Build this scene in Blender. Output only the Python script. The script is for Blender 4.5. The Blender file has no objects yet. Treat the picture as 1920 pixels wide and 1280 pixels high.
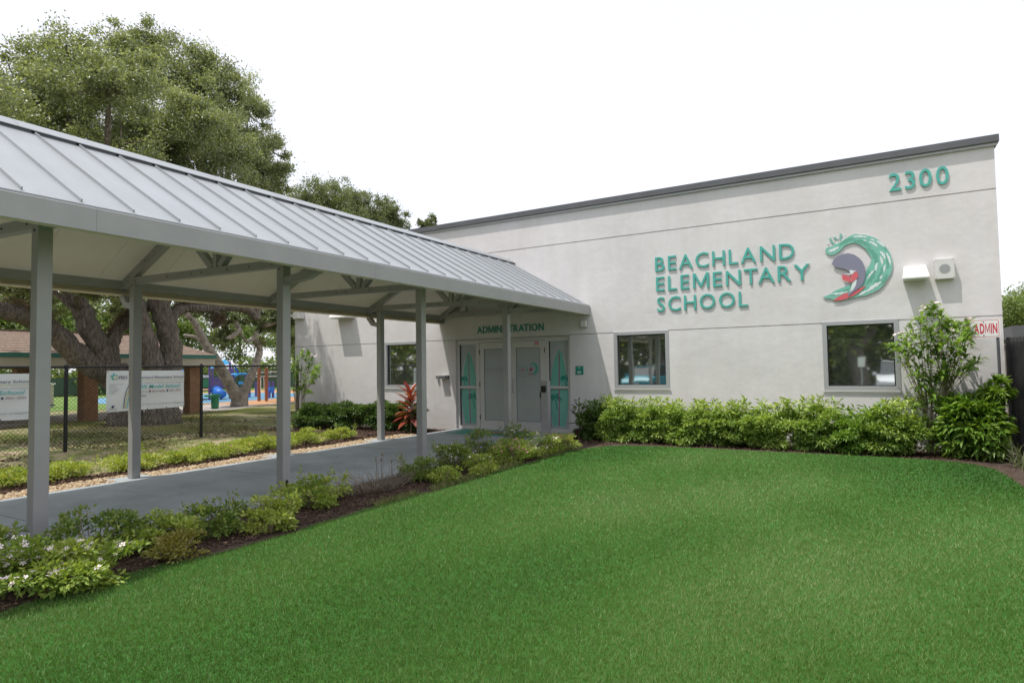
import bpy, bmesh, math, random
import numpy as np
from mathutils import Vector, Matrix

random.seed(7); np.random.seed(7)
SC = bpy.context.scene
COL = SC.collection
PI = math.pi

# ------------------------------------------------------------ camera
FPX, YAW, PITCH, ROLL, EYE = 1161.72, math.radians(30.4334), math.radians(2.4962), math.radians(-0.8798), 1.53
fw = np.array([-math.sin(YAW)*math.cos(PITCH), math.cos(YAW)*math.cos(PITCH), math.sin(PITCH)])
r0 = np.array([math.cos(YAW), math.sin(YAW), 0.0]); u0 = np.cross(r0, fw)
rt = r0*math.cos(ROLL)+u0*math.sin(ROLL); up = u0*math.cos(ROLL)-r0*math.sin(ROLL)
cam_d = bpy.data.cameras.new('camera'); cam = bpy.data.objects.new('camera', cam_d); COL.objects.link(cam)
cam.matrix_world = Matrix(((rt[0], up[0], -fw[0], 0), (rt[1], up[1], -fw[1], 0), (rt[2], up[2], -fw[2], EYE), (0, 0, 0, 1)))
cam_d.sensor_width = 36; cam_d.lens = 36*FPX/1920; cam_d.clip_end = 600; cam_d.clip_start = .05
SC.camera = cam

# ------------------------------------------------------------ sky and sun
SUN = Vector((.238, .31, -1)).normalized()          # travel direction of the light
elev = math.asin(-SUN.z)
wd = bpy.data.worlds.new('World'); SC.world = wd; wd.use_nodes = True
nt = wd.node_tree; nt.nodes.clear()
sky = nt.nodes.new('ShaderNodeTexSky'); sky.sky_type = 'NISHITA'; sky.sun_disc = False
sky.sun_elevation = elev; sky.sun_rotation = math.atan2(-SUN.x, -SUN.y); sky.dust_density = 3
b1 = nt.nodes.new('ShaderNodeBackground'); b1.inputs[1].default_value = .05; nt.links.new(sky.outputs[0], b1.inputs[0])
b2 = nt.nodes.new('ShaderNodeBackground'); b2.inputs[0].default_value = (1, 1, 1.06, 1); b2.inputs[1].default_value = .93   # bright white cloud veil
ad = nt.nodes.new('ShaderNodeAddShader'); ow = nt.nodes.new('ShaderNodeOutputWorld')
nt.links.new(b1.outputs[0], ad.inputs[0]); nt.links.new(b2.outputs[0], ad.inputs[1]); nt.links.new(ad.outputs[0], ow.inputs[0])
sl = bpy.data.lights.new('sun', 'SUN'); sl.energy = 3.9; sl.angle = math.radians(.5); sl.color = (1, .95, .88)
so = bpy.data.objects.new('sun', sl); COL.objects.link(so); so.rotation_euler = SUN.to_track_quat('-Z', 'Y').to_euler()
SC.view_settings.view_transform = 'Standard'; SC.view_settings.look = 'None'; SC.view_settings.exposure = 0; SC.view_settings.gamma = 1
SC.view_settings.use_curve_mapping = False

# ------------------------------------------------------------ a pixel of the survey photograph -> a point on a plane of the place
def ray(x, y): return fw+rt*(x-960)/FPX-up*(y-640)/FPX
def at(ax, v, x, y):
    d = ray(x, y); o = np.array([0, 0, EYE]); t = (v-o[ax])/d[ax]; return Vector(o+d*t)
def atX(v, x, y): return at(0, v, x, y)
def atY(v, x, y): return at(1, v, x, y)
def atZ(x, y, v=0): return at(2, v, x, y)

# ------------------------------------------------------------ helpers
def tag(o, label=None, cat=None, group=None, kind=None):
    if label: o['label'] = label
    if cat: o['category'] = cat
    if group: o['group'] = group
    if kind: o['kind'] = kind
    return o
def empty(name, loc=(0, 0, 0), label=None, cat=None, group=None):
    o = bpy.data.objects.new(name, None); COL.objects.link(o); o.location = loc; o.empty_display_size = .1
    return tag(o, label, cat, group)
def link(name, me, parent=None):
    o = bpy.data.objects.new(name, me); COL.objects.link(o)
    if parent is not None: o.parent = parent
    return o
def npmesh(name, V, T, mat, nside=3, tint=None, smooth=False):
    V = np.asarray(V, np.float32); T = np.asarray(T, np.int32)
    me = bpy.data.meshes.new(name)
    me.vertices.add(len(V)); me.vertices.foreach_set('co', V.ravel())
    n = len(T); me.loops.add(n*nside); me.loops.foreach_set('vertex_index', T.ravel())
    me.polygons.add(n); me.polygons.foreach_set('loop_start', np.arange(0, n*nside, nside, dtype=np.int32))
    if smooth: me.polygons.foreach_set('use_smooth', np.ones(n, bool))
    if tint is not None:
        a = me.attributes.new('tint', 'FLOAT', 'FACE'); a.data.foreach_set('value', np.asarray(tint, np.float32))
    me.materials.append(mat); me.update(calc_edges=True)
    return me

class MB:
    def __init__(s): s.v = []; s.f = []
    def add(s, vs, fs):
        n = len(s.v); s.v += [tuple(v) for v in vs]; s.f += [tuple(i+n for i in f) for f in fs]; return s
    def box(s, x0, x1, y0, y1, z0, z1):
        return s.add([(x0, y0, z0), (x1, y0, z0), (x1, y1, z0), (x0, y1, z0), (x0, y0, z1), (x1, y0, z1), (x1, y1, z1), (x0, y1, z1)],
                     [(0, 3, 2, 1), (4, 5, 6, 7), (0, 1, 5, 4), (1, 2, 6, 5), (2, 3, 7, 6), (3, 0, 4, 7)])
    def bar(s, a, b, w, h, upv=(0, 0, 1)):
        a = Vector(a); b = Vector(b); d = (b-a).normalized(); u = Vector(upv); sd = d.cross(u)
        if sd.length < 1e-4: sd = d.cross(Vector((0, 1, 0)))
        sd.normalize(); u = sd.cross(d).normalized(); sd *= w/2; u *= h/2
        vs = [a-sd-u, a+sd-u, a+sd+u, a-sd+u, b-sd-u, b+sd-u, b+sd+u, b-sd+u]
        return s.add(vs, [(0, 1, 2, 3), (7, 6, 5, 4), (0, 4, 5, 1), (1, 5, 6, 2), (2, 6, 7, 3), (3, 7, 4, 0)])
    def tube(s, pts, rad, seg=8, jit=0, cap=True):
        pts = [Vector(p) for p in pts]; n = len(pts)
        if not hasattr(rad, '__len__'): rad = [rad]*n
        vs = []; prev = None
        for i, p in enumerate(pts):
            d = (pts[min(i+1, n-1)]-pts[max(i-1, 0)]).normalized()
            if prev is None:
                prev = d.orthogonal().normalized()
            e = (prev-d*prev.dot(d)).normalized(); prev = e; g = d.cross(e)
            for k in range(seg):
                a = 2*PI*k/seg; r = rad[i]*(1+(random.uniform(-jit, jit) if jit else 0))
                vs.append(p+(e*math.cos(a)+g*math.sin(a))*r)
        fs = [(i*seg+k, i*seg+(k+1) % seg, (i+1)*seg+(k+1) % seg, (i+1)*seg+k) for i in range(n-1) for k in range(seg)]
        if cap: fs += [tuple(range(seg))[::-1], tuple(range((n-1)*seg, n*seg))]
        return s.add(vs, fs)
    def cyl(s, a, b, r, seg=14): return s.tube([a, b], r, seg)
    def prism(s, poly, fn, d0, d1):
        """closed outline in 2-D, fn(u, v, d) -> point; d0 is the back, d1 the front"""
        n = len(poly)
        vs = [fn(u, v, d0) for u, v in poly]+[fn(u, v, d1) for u, v in poly]
        return s.add(vs, [tuple(range(n))[::-1], tuple(range(n, 2*n))]+[(i, (i+1) % n, (i+1) % n+n, i+n) for i in range(n)])
    def build(s, name, mat, parent=None, smooth=False, bevel=0):
        me = bpy.data.meshes.new(name); me.from_pydata(s.v, [], s.f); me.materials.append(mat)
        if smooth: me.polygons.foreach_set('use_smooth', [True]*len(me.polygons))
        me.update()
        o = link(name, me, parent)
        if bevel:
            m = o.modifiers.new('bevel', 'BEVEL'); m.width = bevel; m.segments = 2; m.limit_method = 'ANGLE'
        return o
def box(name, mat, parent, *a, **k): return MB().box(*a).build(name, mat, parent, **k)

# ------------------------------------------------------------ materials
def nodes(m):
    m.use_nodes = True; t = m.node_tree; return t, t.nodes['Principled BSDF'], t.nodes['Material Output']
def N(t, typ, **k):
    n = t.nodes.new(typ)
    for a, v in k.items(): setattr(n, a, v)
    return n
def mat(name, col, rough=.6, var=.0, vs=3., bump=0., bs=30., metal=0., spec=.5, fine=0., stretch=None, col2=None, dist=.02, detail=5):
    m = bpy.data.materials.new(name); t, p, o = nodes(m)
    p.inputs['Base Color'].default_value = (*col, 1); p.inputs['Roughness'].default_value = rough
    p.inputs['Metallic'].default_value = metal; p.inputs['Specular IOR Level'].default_value = spec
    tc = N(t, 'ShaderNodeTexCoord'); mp = N(t, 'ShaderNodeMapping'); t.links.new(tc.outputs['Object'], mp.inputs[0])
    if stretch: mp.inputs['Scale'].default_value = stretch
    if var or col2:
        n = N(t, 'ShaderNodeTexNoise'); n.inputs['Scale'].default_value = vs; n.inputs['Detail'].default_value = detail; n.inputs['Roughness'].default_value = .65
        t.links.new(mp.outputs[0], n.inputs[0])
        r = N(t, 'ShaderNodeValToRGB'); c = r.color_ramp
        a = col; b = col2 if col2 else tuple(x*(1-var) for x in col)
        if not col2: a = tuple(min(1, x*(1+var)) for x in col)
        c.elements[0].position = .35; c.elements[1].position = .65
        c.elements[0].color = (*b, 1); c.elements[1].color = (*a, 1)
        t.links.new(n.outputs[0], r.inputs[0]); t.links.new(r.outputs[0], p.inputs['Base Color'])
    if bump:
        n = N(t, 'ShaderNodeTexNoise'); n.inputs['Scale'].default_value = bs; n.inputs['Detail'].default_value = 6
        t.links.new(mp.outputs[0], n.inputs[0])
        b = N(t, 'ShaderNodeBump'); b.inputs['Strength'].default_value = bump; b.inputs['Distance'].default_value = dist
        t.links.new(n.outputs[0], b.inputs['Height']); t.links.new(b.outputs[0], p.inputs['Normal'])
    return m
def leafmat(name, cols, trans=.35, rough=.45, spec=.4):
    """every leaf has its own colour through the face attribute tint"""
    m = bpy.data.materials.new(name); t, p, o = nodes(m)
    a = N(t, 'ShaderNodeAttribute'); a.attribute_name = 'tint'
    r = N(t, 'ShaderNodeValToRGB'); c = r.color_ramp
    while len(c.elements) < len(cols): c.elements.new(.5)
    for i, k in enumerate(cols): c.elements[i].position = i/(len(cols)-1); c.elements[i].color = (*k, 1)
    t.links.new(a.outputs['Fac'], r.inputs[0]); t.links.new(r.outputs[0], p.inputs['Base Color'])
    p.inputs['Roughness'].default_value = rough; p.inputs['Specular IOR Level'].default_value = spec
    tr = N(t, 'ShaderNodeBsdfTranslucent'); mx = N(t, 'ShaderNodeMixShader'); mx.inputs[0].default_value = trans
    g = N(t, 'ShaderNodeMixRGB', blend_type='MULTIPLY'); g.inputs[0].default_value = 1; g.inputs[2].default_value = (1.3, 1.25, .5, 1)
    t.links.new(r.outputs[0], g.inputs[1]); t.links.new(g.outputs[0], tr.inputs[0])
    t.links.new(p.outputs[0], mx.inputs[1]); t.links.new(tr.outputs[0], mx.inputs[2]); t.links.new(mx.outputs[0], o.inputs[0])
    return m

M = {}
M['stucco'] = mat('stucco', (.655, .64, .645), .85, var=.05, vs=1.0, bump=.22, bs=5, dist=.03)
def streaks(m, s, stretch, amt):
    t, p, o = nodes(m); lk = [l for l in t.links if l.to_socket == p.inputs['Base Color']][0]; src = lk.from_socket
    tc = N(t, 'ShaderNodeTexCoord'); mp = N(t, 'ShaderNodeMapping'); mp.inputs['Scale'].default_value = stretch; n = N(t, 'ShaderNodeTexNoise'); n.inputs['Scale'].default_value = s; n.inputs['Detail'].default_value = 7; n.inputs['Roughness'].default_value = .7
    r = N(t, 'ShaderNodeValToRGB'); r.color_ramp.elements[0].position = .38; r.color_ramp.elements[1].position = .62; q = 1-amt; r.color_ramp.elements[0].color = (q, q*.99, q*.97, 1); r.color_ramp.elements[1].color = (1, 1, 1, 1)
    g = N(t, 'ShaderNodeMixRGB', blend_type='MULTIPLY'); g.inputs[0].default_value = 1
    t.links.new(tc.outputs['Object'], mp.inputs[0]); t.links.new(mp.outputs[0], n.inputs[0]); t.links.new(n.outputs[0], r.inputs[0]); t.links.new(src, g.inputs[1]); t.links.new(r.outputs[0], g.inputs[2]); t.links.new(g.outputs[0], p.inputs['Base Color'])
streaks(M['stucco'], 2.2, (1.6, 1, .22), .04)
M['coping'] = mat('coping_metal', (.10, .105, .115), .5, var=.12, vs=2)
M['joint'] = mat('joint', (.14, .14, .14), .9)
M['paint'] = mat('grey_painted_steel', (.335, .335, .33), .38, var=.05, vs=2.5)
M['roofmetal'] = mat('roof_metal', (.295, .32, .34), .42, var=.045, vs=1.3, stretch=(1, 3, 1), bump=.05, bs=3)
M['ceil'] = mat('cream_ceiling', (.90, .82, .75), .6, var=.03, vs=1.5)
M['gutter'] = mat('tan_gutter', (.80, .70, .56), .5)
M['bolt'] = mat('bolt_steel', (.12, .11, .10), .4, metal=.6)
M['concrete'] = mat('concrete', (.38, .425, .455), .85, var=.12, vs=1.6, bump=.15, bs=60, dist=.005)
streaks(M['concrete'], 1.1, (.5, 1, 1), .16); streaks(M['roofmetal'], 1.5, (.4, 2.2, .4), .06)
M['alu'] = mat('brushed_aluminium', (.42, .43, .44), .4, metal=.25)
M['alu_light'] = mat('pale_door_frame', (.62, .61, .60), .45)
M['teal'] = mat('teal_letter', (.075, .40, .345), .45, var=.04, vs=6)
M['teal_dark'] = mat('dark_teal', (.02, .25, .19), .5)
M['white'] = mat('white_paint', (.78, .78, .77), .45)
M['offwhite'] = mat('offwhite_plastic', (.62, .62, .60), .5)
M['black'] = mat('black_plastic', (.012, .012, .014), .4)
M['blackmetal'] = mat('black_fence_steel', (.012, .013, .016), .4)
M['red'] = mat('red_print', (.55, .025, .05), .5)
M['frost'] = mat('frosted_glass', (.43, .46, .48), .12, var=.06, vs=1.2)
M['board'] = mat('surfboard_print', (.17, .48, .40), .15)
M['board_dark'] = mat('palm_print', (.03, .27, .21), .15)
M['magenta'] = mat('magenta_stripe', (.42, .07, .20), .2)
M['navy'] = mat('navy_print', (.02, .04, .10), .6)
M['greyprint'] = mat('grey_print', (.28, .30, .32), .6)
M['tealprint'] = mat('teal_print', (.05, .42, .44), .6)
M['maroon'] = mat('maroon_print', (.22, .03, .06), .6)
M['yellowprint'] = mat('olive_print', (.5, .47, .12), .6)
M['banner'] = mat('vinyl_banner', (.66, .69, .70), .45, var=.03, vs=2)
M['sealgrey'] = mat('slate_panel', (.22, .22, .30), .5)
M['foam'] = mat('foam_white', (.66, .74, .74), .5)
M['seadark'] = mat('sea_green', (.12, .36, .27), .5)
M['sea'] = mat('sea_teal', (.19, .48, .39), .5)
M['bookred'] = mat('book_red', (.62, .12, .14), .5)
M['bark'] = mat('oak_bark', (.36, .305, .25), .95, bump=1., bs=11, dist=.16, stretch=(2.6, 2.6, .55), vs=7, col2=(.12, .098, .078))
M['barkp'] = mat('pale_bark', (.38, .34, .29), .9, bump=.8, bs=9, dist=.08, vs=5, col2=(.16, .135, .11))
M['stem'] = mat('shrub_stem', (.26, .21, .14), .8, var=.2, vs=10)
M['twig'] = mat('dry_twig', (.24, .20, .15), .9, var=.3, vs=12)
M['asphalt'] = mat('asphalt', (.06, .06, .062), .9, var=.2, vs=4)
M['pillar'] = mat('brown_column', (.30, .165, .09), .85, var=.18, vs=5, bump=.3, bs=15)
M['tealtrim'] = mat('teal_trim', (.05, .20, .17), .6)
M['cream'] = mat('cream_fascia', (.50, .46, .38), .8, var=.06, vs=2)
M['shingle'] = mat('brown_shingles', (.27, .195, .145), .9, vs=7, col2=(.14, .10, .078), bump=.5, bs=25, stretch=(1, 1.4, 4), dist=.02)
M['blueplay'] = mat('blue_play_plastic', (.02, .16, .60), .4)
M['skyplay'] = mat('light_blue_play_plastic', (.04, .33, .65), .4)
M['purpleplay'] = mat('purple_play_steel', (.13, .08, .26), .4)
M['greenplay'] = mat('green_play_plastic', (.02, .22, .09), .4)
M['brownplay'] = mat('brown_play_steel', (.26, .09, .04), .5)
M['tanplay'] = mat('tan_deck', (.50, .28, .13), .6)
M['bluesurf'] = mat('blue_safety_surface', (.11, .26, .38), .9, var=.15, vs=2)
M['orangemulch'] = mat('orange_mulch', (.50, .27, .13), .95, var=.3, vs=5)
M['tealtable'] = mat('teal_table_steel', (.03, .30, .30), .4)
M['carwhite'] = mat('white_car_paint', (.72, .73, .74), .2)
M['carteal'] = mat('teal_car_paint', (.03, .22, .28), .25)
M['carglass'] = mat('car_glass', (.02, .03, .035), .05, spec=.8)
M['rubber'] = mat('rubber', (.02, .02, .02), .8)

def glassmat():
    m = bpy.data.materials.new('reflective_window_glass'); t, p, o = nodes(m)
    p.inputs['Base Color'].default_value = (.07, .08, .075, 1); p.inputs['Roughness'].default_value = .3
    g = N(t, 'ShaderNodeBsdfGlossy'); g.inputs['Color'].default_value = (.85, .9, .88, 1); g.inputs['Roughness'].default_value = .028
    tc = N(t, 'ShaderNodeTexCoord'); n = N(t, 'ShaderNodeTexNoise'); n.inputs['Scale'].default_value = 1.6; n.inputs['Detail'].default_value = 1
    b = N(t, 'ShaderNodeBump'); b.inputs['Strength'].default_value = .03; b.inputs['Distance'].default_value = .05
    t.links.new(tc.outputs['Object'], n.inputs[0]); t.links.new(n.outputs[0], b.inputs['Height']); t.links.new(b.outputs[0], g.inputs['Normal'])
    mx = N(t, 'ShaderNodeMixShader'); mx.inputs[0].default_value = .74
    t.links.new(p.outputs[0], mx.inputs[1]); t.links.new(g.outputs[0], mx.inputs[2]); t.links.new(mx.outputs[0], o.inputs[0])
    return m
M['glass'] = glassmat()

def groundmat(name, stops, scale=.5, fine=40, bump=.5, bs=60, stretch=None, finemix=.35):
    m = bpy.data.materials.new(name); t, p, o = nodes(m)
    tc = N(t, 'ShaderNodeTexCoord'); mp = N(t, 'ShaderNodeMapping'); t.links.new(tc.outputs['Object'], mp.inputs[0])
    if stretch: mp.inputs['Scale'].default_value = stretch
    a = N(t, 'ShaderNodeTexNoise'); a.inputs['Scale'].default_value = scale; a.inputs['Detail'].default_value = 6; a.inputs['Roughness'].default_value = .6
    f = N(t, 'ShaderNodeTexNoise'); f.inputs['Scale'].default_value = fine; f.inputs['Detail'].default_value = 4
    t.links.new(mp.outputs[0], a.inputs[0]); t.links.new(tc.outputs['Object'], f.inputs[0])
    mx = N(t, 'ShaderNodeMixRGB'); mx.inputs[0].default_value = finemix; t.links.new(a.outputs[0], mx.inputs[1]); t.links.new(f.outputs[0], mx.inputs[2])
    r = N(t, 'ShaderNodeValToRGB'); c = r.color_ramp
    while len(c.elements) < len(stops): c.elements.new(.5)
    for i, (q, k) in enumerate(stops): c.elements[i].position = q; c.elements[i].color = (*k, 1)
    t.links.new(mx.outputs[0], r.inputs[0]); t.links.new(r.outputs[0], p.inputs['Base Color'])
    p.inputs['Roughness'].default_value = .95; p.inputs['Specular IOR Level'].default_value = .15
    b = N(t, 'ShaderNodeBump'); b.inputs['Strength'].default_value = bump; b.inputs['Distance'].default_value = .02
    g = N(t, 'ShaderNodeTexNoise'); g.inputs['Scale'].default_value = bs; t.links.new(tc.outputs['Object'], g.inputs[0])
    t.links.new(g.outputs[0], b.inputs['Height']); t.links.new(b.outputs[0], p.inputs['Normal'])
    return m
M['lawn'] = groundmat('lawn', [(.35, (.030, .105, .018)), (.5, (.040, .135, .024)), (.65, (.052, .16, .032))], .8, 120, .6, 150)
M['drygrass'] = groundmat('dry_grass', [(.33, (.10, .08, .05)), (.42, (.12, .14, .05)), (.48, (.19, .22, .08)), (.55, (.34, .27, .18)), (.66, (.46, .37, .27))], 1.9, 17, .7, 40, finemix=.45)  # patchy grass tones; contrast widened to imitate dappled sun and shade
M['field'] = groundmat('field_grass', [(.35, (.10, .17, .04)), (.6, (.17, .25, .07))], .3, 5, .3, 20)
M['mulch'] = groundmat('mulch', [(.3, (.030, .022, .020)), (.5, (.085, .06, .05)), (.7, (.17, .125, .10))], 2.5, 45, 1, 60, finemix=.6)
M['soil'] = groundmat('bed_edge_soil', [(.35, (.045, .035, .024)), (.6, (.10, .08, .055))], 3, 40, .8, 50)
M['path'] = mat('far_concrete', (.42, .38, .34), .9, var=.12, vs=1.2)

def ramp3(n): return np.random.rand(n)
M['oakleaf'] = leafmat('oak_leaf', [(.09, .125, .065), (.18, .22, .115), (.31, .36, .19), (.50, .55, .36)], .38, .38, .6)
M['oakleaf2'] = leafmat('oak_leaf_dark', [(.08, .11, .055), (.15, .19, .09), (.27, .32, .16)], .38, .4, .6)
M['parkleaf'] = leafmat('backlit_leaf', [(.12, .17, .06), (.26, .33, .12), (.45, .52, .22)], .6)
M['farleaf'] = leafmat('far_leaf', [(.08, .12, .04), (.17, .24, .07), (.30, .38, .13)], .35)
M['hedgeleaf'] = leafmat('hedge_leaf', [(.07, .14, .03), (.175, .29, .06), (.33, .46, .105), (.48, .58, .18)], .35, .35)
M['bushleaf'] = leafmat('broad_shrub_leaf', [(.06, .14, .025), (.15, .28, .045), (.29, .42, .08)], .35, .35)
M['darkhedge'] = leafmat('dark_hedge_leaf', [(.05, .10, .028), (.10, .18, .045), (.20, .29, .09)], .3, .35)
M['flowerleaf'] = leafmat('flower_bed_leaf', [(.10, .18, .03), (.20, .31, .05), (.34, .44, .09), (.48, .52, .14)], .35)
M['darkflowerleaf'] = leafmat('dark_flower_bed_leaf', [(.08, .15, .035), (.17, .26, .05), (.34, .38, .10)], .3)
M['yellowleaf'] = leafmat('yellowing_leaf', [(.12, .14, .03), (.26, .25, .06), (.38, .34, .10)], .35)
M['plumleaf'] = leafmat('plumeria_leaf', [(.09, .18, .035), (.19, .32, .06), (.33, .46, .11)], .4, .3)
M['redleaf'] = leafmat('red_leaf', [(.10, .015, .02), (.28, .05, .035), (.42, .12, .07), (.36, .16, .16)], .35, .3)
M['darkredleaf'] = leafmat('dark_red_leaf', [(.05, .015, .02), (.12, .03, .04)], .3, .3)
M['blade'] = leafmat('grass_blade', [(.044, .105, .018), (.080, .168, .030), (.130, .228, .052), (.21, .29, .11)], .3, .5)
M['dryblade'] = leafmat('rough_grass_blade', [(.10, .14, .04), (.20, .25, .08), (.42, .36, .20)], .3, .6)
M['strapleaf'] = leafmat('strap_leaf', [(.10, .13, .06), (.20, .23, .12)], .3, .5)
M['petal_white'] = mat('white_petal', (.88, .77, .76), .6)
M['petal_pink'] = mat('pink_petal', (.60, .16, .36), .6)
M['petal_purple'] = mat('purple_petal', (.26, .16, .45), .6)
M['moss'] = leafmat('air_plant', [(.10, .075, .05), (.20, .15, .10), (.28, .21, .15)], .2, .8)
M['chips'] = leafmat('mulch_chip', [(.03, .02, .016), (.08, .05, .035), (.17, .11, .08), (.26, .18, .13)], 0, .9, .1)
M['pebble'] = leafmat('river_pebble', [(.30, .20, .12), (.48, .36, .22), (.60, .50, .36)], 0, .7, .3)
M['slat'] = leafmat('charcoal_slat', [(.02, .021, .024), (.06, .06, .065), (.16, .16, .17)], 0, .5)
M['shinglepiece'] = M['shingle']

# ------------------------------------------------------------ leaves
def unit(a): return a/np.maximum(np.linalg.norm(a, axis=1, keepdims=True), 1e-6)
def leaves(name, P, D, Nr, L, W, matl, parent=None, tint=None, fold=.18, droop=.15, kind='stuff'):
    """one folded diamond (two triangles) per leaf: P base, D direction, Nr normal"""
    n = len(P); D = unit(D); S = unit(np.cross(D, Nr)); Nn = unit(np.cross(S, D))
    L = np.broadcast_to(L, (n,))[:, None]; W = np.broadcast_to(W, (n,))[:, None]
    tip = P+D*L-Nn*L*droop; mid = P+D*L*.45
    l = mid+S*W/2+Nn*W*fold; r = mid-S*W/2+Nn*W*fold
    V = np.stack([P, l, tip, r], 1).reshape(-1, 3); b = np.arange(n)[:, None]*4
    T = np.concatenate([b+[0, 2, 1], b+[0, 3, 2]], 1).reshape(-1, 3)
    if tint is None: tint = np.random.beta(2, 2.2, n)
    me = npmesh(name, V, T, matl, tint=np.repeat(tint, 2))
    o = link(name, me, parent)
    if kind: o['kind'] = kind
    return o
def ballpts(n, c, R, inner=.55, squash=(1, 1, 1)):
    d = unit(np.random.normal(size=(n, 3))); rr = (inner+(1-inner)*np.random.rand(n)**.7)[:, None]
    return np.array(c)+d*rr*R*np.array(squash), d
def clumpy(c, R, nsub, nleaf, subr=.34, inner=.5, zmin=None, squash=(1, 1, 1), flat=.7, boxy=False, soft=False):
    """leaf positions gathered in sub-clumps spread through an ellipsoid"""
    C, d = ballpts(nsub, c, 1-subr*.6, inner, np.array(R)*squash)
    if boxy:
        q = (C-np.array(c))/np.array(R); m = np.linalg.norm(q, axis=1, keepdims=True); k4 = (np.sum(np.abs(q/m)**6, 1, keepdims=True))**(1/6.); C = np.array(c)+q/k4*np.array(R)*.88
    sr = subr*np.random.uniform(.6, 1.25, nsub)
    k = np.random.choice(nsub, nleaf, p=sr**2/np.sum(sr**2))
    d2 = unit(np.random.normal(size=(nleaf, 3))); rr = np.random.rand(nleaf)[:, None]**.45
    if soft:
        an = np.random.uniform(.55, 1.5, (nsub, 3)); P = C[k]+np.random.normal(size=(nleaf, 3))*.50*sr[k][:, None]*an[k]*np.array(R)*np.array([1, 1, flat])
    else: P = C[k]+d2*rr*(sr[k][:, None])*np.array(R)*np.array([1, 1, flat])
    tint = np.clip(np.random.beta(2, 2.2, nleaf)*.7+(np.random.rand(nsub)[k])*.3, 0, 1)
    if zmin is not None: ok = P[:, 2] > zmin; P = P[ok]; d2 = d2[ok]; tint = tint[ok]; k = k[ok]
    return P, d2, tint, C

# ------------------------------------------------------------ text
_tc = {}
def textmesh(body, off=.0, shear=0.):
    if body == 'M':      # own outline: the built-in glyph folds over itself when extruded
        w, s = .72, .095
        p = [(0, 0), (s, 0), (s, .52), (w/2-.04, .06), (w/2+.04, .06), (w-s, .52), (w-s, 0), (w, 0), (w, .7), (w-s*1.15, .7), (w/2, .19), (s*1.15, .7), (0, .7)]
        n = len(p); me = bpy.data.meshes.new('lettering'); vs = [(x, y, -.5) for x, y in p]+[(x, y, .5) for x, y in p]
        tr = [(0, 1, 2), (0, 2, 11, 12), (2, 3, 10, 11), (3, 4, 10), (4, 5, 9, 10), (5, 6, 7), (5, 7, 8, 9)]
        me.from_pydata(vs, [], [tuple(n+i for i in t) for t in tr]+[t[::-1] for t in tr]+[(i, (i+1) % n, (i+1) % n+n, i+n) for i in range(n)]); me.update()
        return me, np.array(vs, np.float32)
    cu = bpy.data.curves.new('lettering', 'FONT'); cu.body = body; cu.size = 1; cu.offset = off; cu.extrude = .5; cu.resolution_u = 3; cu.shear = shear
    ob = bpy.data.objects.new('lettering', cu); COL.objects.link(ob); bpy.context.view_layer.update()
    me = bpy.data.meshes.new_from_object(ob.evaluated_get(bpy.context.evaluated_depsgraph_get()))
    bpy.data.objects.remove(ob); bpy.data.curves.remove(cu)
    co = np.zeros(len(me.vertices)*3, np.float32); me.vertices.foreach_get('co', co); return me, co.reshape(-1, 3)
def put(me, co, fn, name, matl, parent):
    V = np.array([fn(*c) for c in co], np.float32); me.vertices.foreach_set('co', V.ravel()); me.materials.clear(); me.materials.append(matl); me.update(); me.name = name
    return link(name, me, parent)
def wallfn(y, d):      # text x, height, 0..1 depth -> facing -Y, back at y
    return lambda a, b, c: (a, y-d*(c+.5), b)
def fencefn(x, d):     # facing +X
    return lambda a, b, c: (x+d*(c+.5), a, b)
def word(body, a0, a1, z0, z1, fnmk, name, matl, parent, off=0., shear=0.):
    me, co = textmesh(body, off, shear); ref, rc = textmesh('H' if body.upper() == body else 'Hh', off); h0 = rc[:, 1].min(); h1 = rc[:, 1].max()
    bpy.data.meshes.remove(ref)
    w0 = co[:, 0].min(); w1 = co[:, 0].max(); co = co.copy()
    co[:, 0] = a0+(co[:, 0]-w0)/(w1-w0)*(a1-a0); co[:, 1] = z0+(co[:, 1]-h0)/(h1-h0)*(z1-z0)
    o = put(me, co, fnmk, name, matl, parent); o['kind'] = 'stuff'; return o
def letters(body, a0, a1, z0, z1, fnmk, name, matl, parent, off=.012, gap=.13, kern=None):
    ms = []; ref, rc = textmesh('H', off); h0 = rc[:, 1].min(); h1 = rc[:, 1].max(); bpy.data.meshes.remove(ref)
    kern = kern or {}
    tot = 0
    for i, ch in enumerate(body):
        me, co = textmesh(ch, off if ch != 'M' else min(off, .003)); w0 = co[:, 0].min(); w = co[:, 0].max()-w0; g = gap+kern.get(body[i:i+2], 0)
        ms.append((ch, me, co.copy(), w0, tot)); tot += w+(g if i < len(body)-1 else 0)
    s = (a1-a0)/tot
    for ch, me, co, w0, x in ms:
        co[:, 0] = a0+(co[:, 0]-w0+x)*s; co[:, 1] = z0+(co[:, 1]-h0)/(h1-h0)*(z1-z0)
        o = put(me, co, fnmk, name, matl, parent)
    return parent

def shrink(poly, fn): return [fn(*p) for p in poly]
def sheet(name, poly, z, matl, parent=None, sub=None):
    mb = MB(); mb.add([(x, y, z) for x, y in poly], [tuple(range(len(poly)))]); o = mb.build(name, matl, parent); return o

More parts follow.
